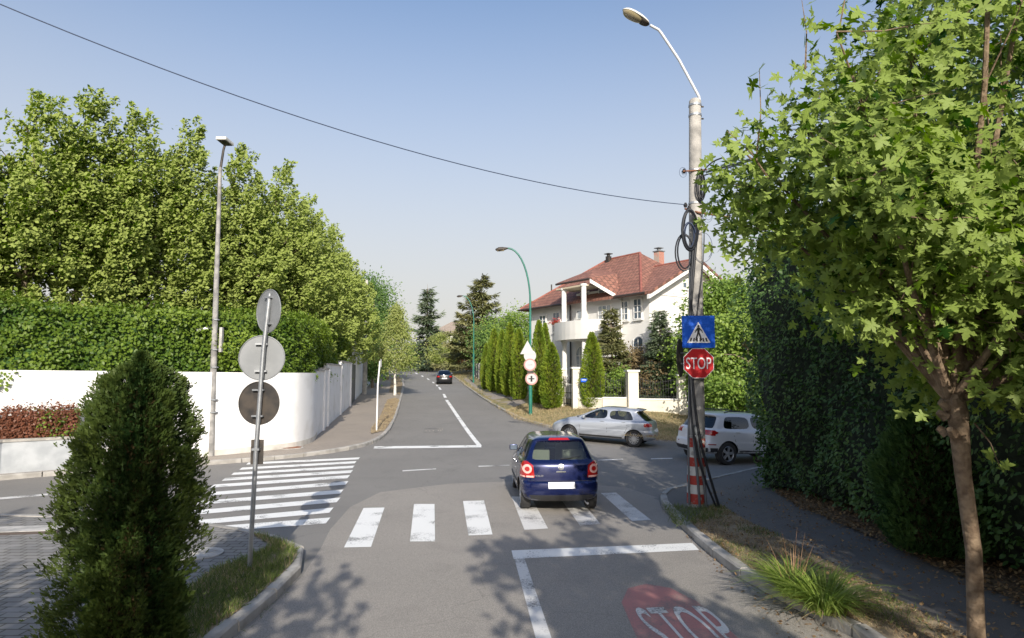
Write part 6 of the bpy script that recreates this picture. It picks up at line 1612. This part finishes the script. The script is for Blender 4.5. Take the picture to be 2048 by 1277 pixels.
for s in (-1, 1):
    body_l = decal('tail_light', [(s * .52, .70), (s * .80, .70), (s * .815, .98), (s * .66, 1.0), (s * .545, .93)], 'rear', M['lens_red'], .012, step=.05)
    if body_l:
        c = (s * .655, .86); decal('round_lens', [(c[0] + .085 * math.cos(a), c[1] + .085 * math.sin(a)) for a in np.linspace(0, 6.283, 25)[:-1]], 'rear', M['lens_pink'], .017, parent=body_l, step=.05)
        decal('inner_lens', [(c[0] + .045 * math.cos(a), c[1] + .045 * math.sin(a)) for a in np.linspace(0, 6.283, 21)[:-1]], 'rear', M['lens_red'], .022, parent=body_l, step=.04)
        decal('reversing_strip', [(s * .54, .702), (s * .79, .702), (s * .79, .735), (s * .54, .735)], 'rear', M['lens_pink'], .015, parent=body_l, step=.06)
decal('number_plate', [(-.26, .50), (.26, .50), (.26, .61), (-.26, .61)], 'rear', M['plate'], .014, step=.1)
decal('bumper_trim', [(-.80, .25), (.80, .25), (.80, .375), (-.80, .375)], 'rear', M['plastic'], .008, step=.1)
decal('emblem', [(.055 * math.cos(a), .90 + .055 * math.sin(a)) for a in np.linspace(0, 6.283, 25)[:-1]], 'rear', M['chrome'], .012, step=.03)
em = decal('emblem_ring', [(.045 * math.cos(a), .90 + .045 * math.sin(a)) for a in np.linspace(0, 6.283, 25)[:-1]], 'rear', M['blue_car'], .014, step=.03)
for pl_ in ([(-.03, .935), (-.018, .935), (0, .905), (.018, .935), (.03, .935), (.0, .885)], [(-.037, .91), (-.027, .915), (-.012, .875), (0, .898), (.012, .875), (.027, .915), (.037, .91), (.014, .858), (0, .882), (-.014, .858)]):
    decal('emblem_letter', pl_, 'rear', M['chrome'], .017, step=.02)
decal('hatch_gap', [(-.74, .632), (.74, .632), (.74, .640), (-.74, .640)], 'rear', M['plastic'], .002, step=.1, depth=.004)
decal('boot_handle', [(-.10, .80), (.10, .80), (.09, .825), (-.09, .825)], 'rear', M['chrome'], .01, step=.05)
decal('brake_light', [(-.22, 1.405), (.22, 1.405), (.22, 1.432), (-.22, 1.432)], 'rear', M['lens_red'], .012, step=.06)
txt_on_rear(t, bvh, 'POLO', .44, .735, .035, .17, M['chrome']); txt_on_rear(t, bvh, '1.2', -.46, .735, .03, .07, M['chrome'])
h = bvh.ray_cast(Vector((-2, 0, 1.06)), Vector((1, 0, 0)))[0]
MB().tube([(h.x - .02, 0, 1.05), (h.x - .012, -.15, 1.06), (h.x + .02, -.42, 1.10)], [.012, .008, .006], 6).obj('wiper', M['plastic'], t)
MB().tube([(.75, 0, 1.46), (.52, 0, 1.62)], [.006, .003], 5).obj('antenna', M['plastic'], t)
MB().tube([(-.02, -.5, .22), (.2, -.5, .22)], .025, 8).obj('exhaust', M['chrome'], t)
# driver of the blue car is not seen; its windscreen stays clear

# --- silver hatchback on the far side of the crossing
S2 = dict(len=4.36, cr=.24, cf=.50, iwb=9, iwt=11, taper_f=.16, taper_r=.10,
  rings=[(.26, .22, .16, 4.15, .74), (.32, .26, .04, 4.28, .85), (.48, .42, .0, 4.34, .885), (.62, .55, .02, 4.34, .89), (.66, .60, .06, 4.32, .885), (.80, .68, .07, 4.26, .89), (.94, .80, .10, 4.05, .875),
         (.98, .87, .12, 3.85, .86), (1.0, .96, .16, 3.45, .82), (1.03, .985, .24, 3.32, .79), (1.2, 1.2, .46, 2.85, .72), (1.36, 1.37, .66, 2.42, .64), (1.43, 1.44, .40, 2.25, .60), (1.47, 1.475, .66, 2.05, .42), (1.475, 1.485, .95, 1.8, .2)],
  lo=[.45, .85, 1.25, 1.75, 1.84, 2.6, 3.05, 3.3, 3.7], wb=[.62, .80, 1.15, 1.80, 1.88, 2.72, 2.95, 3.06, 3.14], wt=[.90, 1.0, 1.2, 1.80, 1.88, 2.2, 2.3, 2.36, 2.40], glass_cells=[1, 2, 4, 5],
  crease={3: .5, 4: .5, 6: .3, 8: .3, 0: .3}, wheels=[.78, 3.43], wr=.325, arch=.37, track=.84, tw=.2, belt=1.0, cab=(2.0, 2.4), dash=3.0, seats=[1.2, 2.3], mirror=(2.82, 1.03), spokes=14, spoke_w=.018,
  gaps=[[(1.86, .98), (1.86, .36), (2.95, .34), (3.02, .9)], [(1.05, 1.0), (1.08, .7), (1.2, .40), (1.86, .36)]], handles=[(2.05, .92), (1.2, .95)], side_trim=[(1.25, 3.0, .30, .36)])
def place(px, py, wx, wy, rz, z_at=0):
    """rear-left wheel contact under pixel; wx, wy its local place"""
    p = G(px, py); c, s = math.cos(rz), math.sin(rz); ox = wx * c - wy * s; oy = wx * s + wy * c; return p.x - ox, p.y - oy
rz2 = math.pi - R(22)      # faces left, nose farther away
x, y = place(1267, 895, .78, .82, rz2)
def tilt(t, rz, wheels, hw):
    x, y = t.location.x, t.location.y; c, s = math.cos(rz), math.sin(rz); P = lambda a, b_: Vector((x + a * c - b_ * s, y + a * s + b_ * c, float(g(x + a * c - b_ * s, y + a * s + b_ * c))))
    f, r = (P(wheels[1], 0)), (P(wheels[0], 0)); l_, ri = P((wheels[0] + wheels[1]) / 2, hw), P((wheels[0] + wheels[1]) / 2, -hw)
    X = (f - r).normalized(); Yv = (l_ - ri).normalized(); Z = X.cross(Yv).normalized(); Yv = Z.cross(X); m = Matrix((X, Yv, Z)).transposed()
    t.rotation_euler = m.to_euler(); o = r - X * wheels[0]; t.location = (o.x, o.y, o.z + .003)
t, decal, bvh, body, gobs = car('silver_hatchback', 'silver hatchback with its driver, crossing to the left behind the blue car', 'car', S2, 'silver_car', (x, y, 0), rz2)
T2 = t
for s in (-1, 1):
    a = decal('tail_light', [(s * .55, .84), (s * .86, .80), (s * .875, .93), (s * .60, .96)], 'rear', M['lens_red'], .01, step=.06)
    decal('tail_light', [(.16, .84), (.34, .84), (.40, .90), (.30, .96), (.20, .96)], 'side', M['lens_red'], .01, sgn=s, step=.06)
    decal('headlight', [(3.88, .66), (4.18, .60), (4.24, .68), (3.98, .80)], 'side', M['lens_clear'], .01, sgn=s, step=.06)
    decal('reflector', [(.03, .48), (.2, .48), (.2, .51), (.03, .51)], 'side', M['lens_red'], .01, sgn=s, step=.06)
decal('number_plate', [(-.26, .60), (.26, .60), (.26, .71), (-.26, .71)], 'rear', M['plate'], .014, step=.1)
# driver inside
skin = simple('skin', (.48, .28, .20), .6); shirt = simple('dark_shirt', (.06, .07, .09), .9); hair = simple('dark_hair', (.02, .015, .012), .8)
def skinned(name, verts, edges, radii, mat, parent):
    me = bpy.data.meshes.new(name); me.from_pydata(verts, edges, []); o = bpy.data.objects.new(name, me); COL.objects.link(o)
    md = o.modifiers.new('s', 'SKIN'); 
    for i, r_ in enumerate(radii): me.skin_vertices[0].data[i].radius = (r_, r_)
    me.skin_vertices[0].data[0].use_root = True
    s2 = o.modifiers.new('d', 'SUBSURF'); s2.levels = 2; s2.render_levels = 2
    dg = bpy.context.evaluated_depsgraph_get(); m2 = bpy.data.meshes.new_from_object(o.evaluated_get(dg)); bpy.data.objects.remove(o)
    return link(m2, name, mat, parent, True)
def driver(T, sx, sy, label):
    """seated driver, hands on the steering wheel; local car coordinates sx, sy at the hips"""
    D = thing('person', label, 'person', (0, 0, 0))
    M4 = Matrix.Translation(T.location) @ T.rotation_euler.to_matrix().to_4x4()
    D.matrix_world = M4; D.location = T.location; D.rotation_euler = T.rotation_euler.copy()
    P = lambda a, b_, c: (sx + a, sy + b_, c)
    vs = [P(0, 0, .62), P(.0, 0, .80), P(-.03, 0, 1.0), P(-.02, 0, 1.10), P(0, 0, 1.17), P(.02, 0, 1.27), P(.03, 0, 1.34),
          P(-.03, .17, 1.02), P(.10, .23, .84), P(.36, .16, .93), P(.43, .13, .97), P(-.03, -.17, 1.02), P(.10, -.23, .84), P(.36, -.16, .93), P(.43, -.13, .97),
          P(.12, .09, .60), P(.46, .11, .62), P(.60, .11, .36), P(.12, -.09, .60), P(.46, -.11, .62), P(.60, -.11, .36)]
    es = [(0, 1), (1, 2), (2, 3), (3, 4), (4, 5), (5, 6), (2, 7), (7, 8), (8, 9), (9, 10), (2, 11), (11, 12), (12, 13), (13, 14), (0, 15), (15, 16), (16, 17), (0, 18), (18, 19), (19, 20)]
    rd = [.13, .13, .13, .06, .055, .095, .08, .06, .05, .04, .035, .06, .05, .04, .035, .085, .075, .05, .085, .075, .05]
    skinned('body', vs, es, rd, skin, D)
    v2 = [P(0, 0, .64), P(0, 0, .82), P(-.03, 0, 1.0), P(-.02, 0, 1.07), P(-.03, .17, 1.03), P(.06, .22, .9), P(-.03, -.17, 1.03), P(.06, -.22, .9)]
    skinned('shirt', v2, [(0, 1), (1, 2), (2, 3), (2, 4), (4, 5), (2, 6), (6, 7)], [.15, .15, .15, .075, .078, .065, .078, .065], shirt, D)
    skinned('hair', [P(-.02, 0, 1.26), P(-.01, 0, 1.34), P(.03, 0, 1.385)], [(0, 1), (1, 2)], [.095, .10, .06], hair, D)
    return D
tilt(T2, rz2, S2['wheels'], .84)
driver(T2, 2.42, .36, 'driver in a dark shirt holding the wheel of the silver hatchback')
mb = MB(); c = Vector((2.90, .36, .97)); mb.tube([c + Vector((-.05 * math.sin(a), .18 * math.cos(a), .18 * math.sin(a))) for a in np.linspace(0, 6.283, 25)], .014, 6, cap=False); mb.tube([c, c + Vector((.2, 0, -.06))], .03, 6); mb.obj('steering_wheel', M['plastic'], T2)

# --- white off-roader at the right, half hidden by the hedge
S3 = dict(len=4.8, cr=.26, cf=.5, iwb=9, iwt=11, taper_f=.12, taper_r=.08,
  rings=[(.34, .30, .20, 4.55, .80), (.40, .34, .06, 4.70, .93), (.55, .52, .0, 4.78, .965), (.74, .68, .03, 4.78, .97), (.79, .73, .08, 4.76, .965), (.94, .84, .09, 4.68, .965), (1.08, .96, .12, 4.45, .95),
         (1.13, 1.02, .14, 4.25, .93), (1.16, 1.1, .18, 3.75, .90), (1.19, 1.14, .24, 3.62, .87), (1.39, 1.39, .38, 3.15, .80), (1.57, 1.58, .52, 2.72, .715), (1.64, 1.65, .38, 2.6, .68), (1.70, 1.70, .66, 2.35, .48), (1.71, 1.715, .95, 2.0, .2)],
  lo=[.5, .95, 1.35, 1.85, 1.95, 2.8, 3.3, 3.6, 4.1], wb=[.55, .75, 1.1, 1.9, 1.98, 2.9, 3.15, 3.3, 3.4], wt=[.80, .92, 1.2, 1.9, 1.98, 2.45, 2.58, 2.64, 2.68], glass_cells=[1, 2, 4, 5],
  crease={3: .5, 4: .5, 6: .3, 8: .3, 0: .3}, wheels=[.92, 3.81], wr=.375, arch=.425, track=.93, tw=.24, belt=1.15, cab=(2.2, 2.6), dash=3.3, seats=[1.35, 2.5], mirror=(3.05, 1.2), spokes=5, spoke_w=.05,
  gaps=[[(1.96, 1.12), (1.96, .45), (3.15, .43), (3.3, 1.05)], [(1.1, 1.15), (1.2, .8), (1.35, .5), (1.96, .45)]], handles=[(2.15, 1.05), (1.3, 1.08)], side_trim=[(1.4, 3.35, .36, .46)])
rz3 = R(24)                # faces right and away
p = G(1455, 931); c_, s_ = math.cos(rz3), math.sin(rz3); x = p.x - (.92 * c_ + .90 * s_); y = p.y - (.92 * s_ - .90 * c_)
t, decal, bvh, body, gobs = car('white_off_roader', 'white off-road car half hidden behind the hedge and the concrete pole', 'car', S3, 'white_car', (x, y, 0), rz3, glass='tinted_glass')
for s in (-1, 1):
    decal('tail_light', [(s * .58, 1.0), (s * .90, .96), (s * .935, 1.10), (s * .66, 1.13)], 'rear', M['lens_red'], .01, step=.06)
    decal('tail_light', [(.13, .98), (.30, .96), (.52, 1.06), (.40, 1.13), (.17, 1.13)], 'side', M['lens_red'], .01, sgn=s, step=.06)
    decal('rear_trim', [(.06, .44), (.50, .44), (.50, .56), (.02, .56)], 'side', M['plastic'], .01, sgn=s, step=.1)
    decal('reflector', [(.06, .66), (.42, .66), (.42, .69), (.06, .69)], 'side', M['lens_red'], .01, sgn=s, step=.1)
    MB().tube([(1.0, s * .60, 1.70), (1.2, s * .62, 1.745), (2.2, s * .62, 1.745), (2.45, s * .60, 1.69)], .02, 6).obj('roof_rail', M['plastic'], t)
decal('bumper_trim', [(-.9, .42), (.9, .42), (.9, .55), (-.9, .55)], 'rear', M['plastic'], .01, step=.1)
decal('number_plate', [(-.26, .80), (.26, .80), (.26, .91), (-.26, .91)], 'rear', M['plate'], .014, step=.1)
tilt(t, rz3, S3['wheels'], .93)

# --- black saloon driving away
S4 = dict(len=4.75, cr=.26, cf=.5, iwb=9, iwt=11, taper_f=.14, taper_r=.08,
  rings=[(.24, .22, .16, 4.55, .78), (.30, .26, .04, 4.68, .88), (.48, .42, .0, 4.74, .905), (.62, .55, .02, 4.74, .91), (.66, .60, .06, 4.72, .905), (.80, .68, .07, 4.66, .91), (.98, .80, .10, 4.45, .89),
         (1.03, .86, .14, 4.25, .87), (1.04, .95, .45, 3.85, .82), (1.05, .98, .72, 3.72, .79), (1.22, 1.2, 1.05, 3.25, .71), (1.36, 1.37, 1.42, 2.8, .63), (1.43, 1.44, 1.55, 2.7, .59), (1.465, 1.47, 1.75, 2.5, .42), (1.47, 1.475, 1.95, 2.3, .2)],
  lo=[.5, .95, 1.35, 1.85, 1.95, 2.8, 3.3, 3.6, 4.1], wb=[1.0, 1.12, 1.4, 2.05, 2.12, 3.0, 3.3, 3.42, 3.5], wt=[1.65, 1.7, 1.78, 2.10, 2.18, 2.5, 2.62, 2.68, 2.72], glass_cells=[1, 2, 4, 5],
  crease={3: .5, 4: .5, 6: .3, 0: .3}, wheels=[1.0, 3.72], wr=.32, arch=.36, track=.85, tw=.21, belt=1.02, cab=(2.4, 2.2), dash=3.3, seats=[1.7, 2.6], mirror=(3.1, 1.05), spokes=8)
def place_road(px, py, Y, rz, S):
    p = G(px, py); return p.x, p.y
p = G(889, 769.5); rz4 = math.atan2(1, -.12)
t, decal, bvh, body, gobs = car('black_saloon', 'black saloon driving away up the far road', 'car', S4, 'black_car', (p.x, p.y, 0), rz4, glass='tinted_glass')
for s in (-1, 1): decal('tail_light', [(s * .50, .78), (s * .84, .76), (s * .87, .90), (s * .55, .93)], 'rear', M['lens_red'], .012, step=.08)
decal('number_plate', [(-.26, .60), (.26, .60), (.26, .71), (-.26, .71)], 'rear', M['plate'], .014, step=.1)
decal('emblem', [(.06 * math.cos(a), .86 + .06 * math.sin(a)) for a in np.linspace(0, 6.283, 17)[:-1]], 'rear', M['chrome'], .012, step=.04)
tilt(t, rz4, S4['wheels'], .85)
# --- white car parked at the bend
p = G(806, 741.0); S5 = dict(S2)
t, decal, bvh, body, gobs = car('white_hatchback', 'small white car far away at the left kerb of the bend', 'car', S5, 'white_car', (p.x, p.y, 0), math.atan2(1, -.35), glass='tinted_glass')
for s in (-1, 1): decal('tail_light', [(s * .55, .84), (s * .86, .80), (s * .875, .93), (s * .60, .96)], 'rear', M['lens_red'], .01, step=.08)
tilt(t, math.atan2(1, -.35), S5['wheels'], .84)
for mt_ in list(bpy.data.materials):
    if mt_.name.startswith('tmp') and mt_.users == 0: bpy.data.materials.remove(mt_)
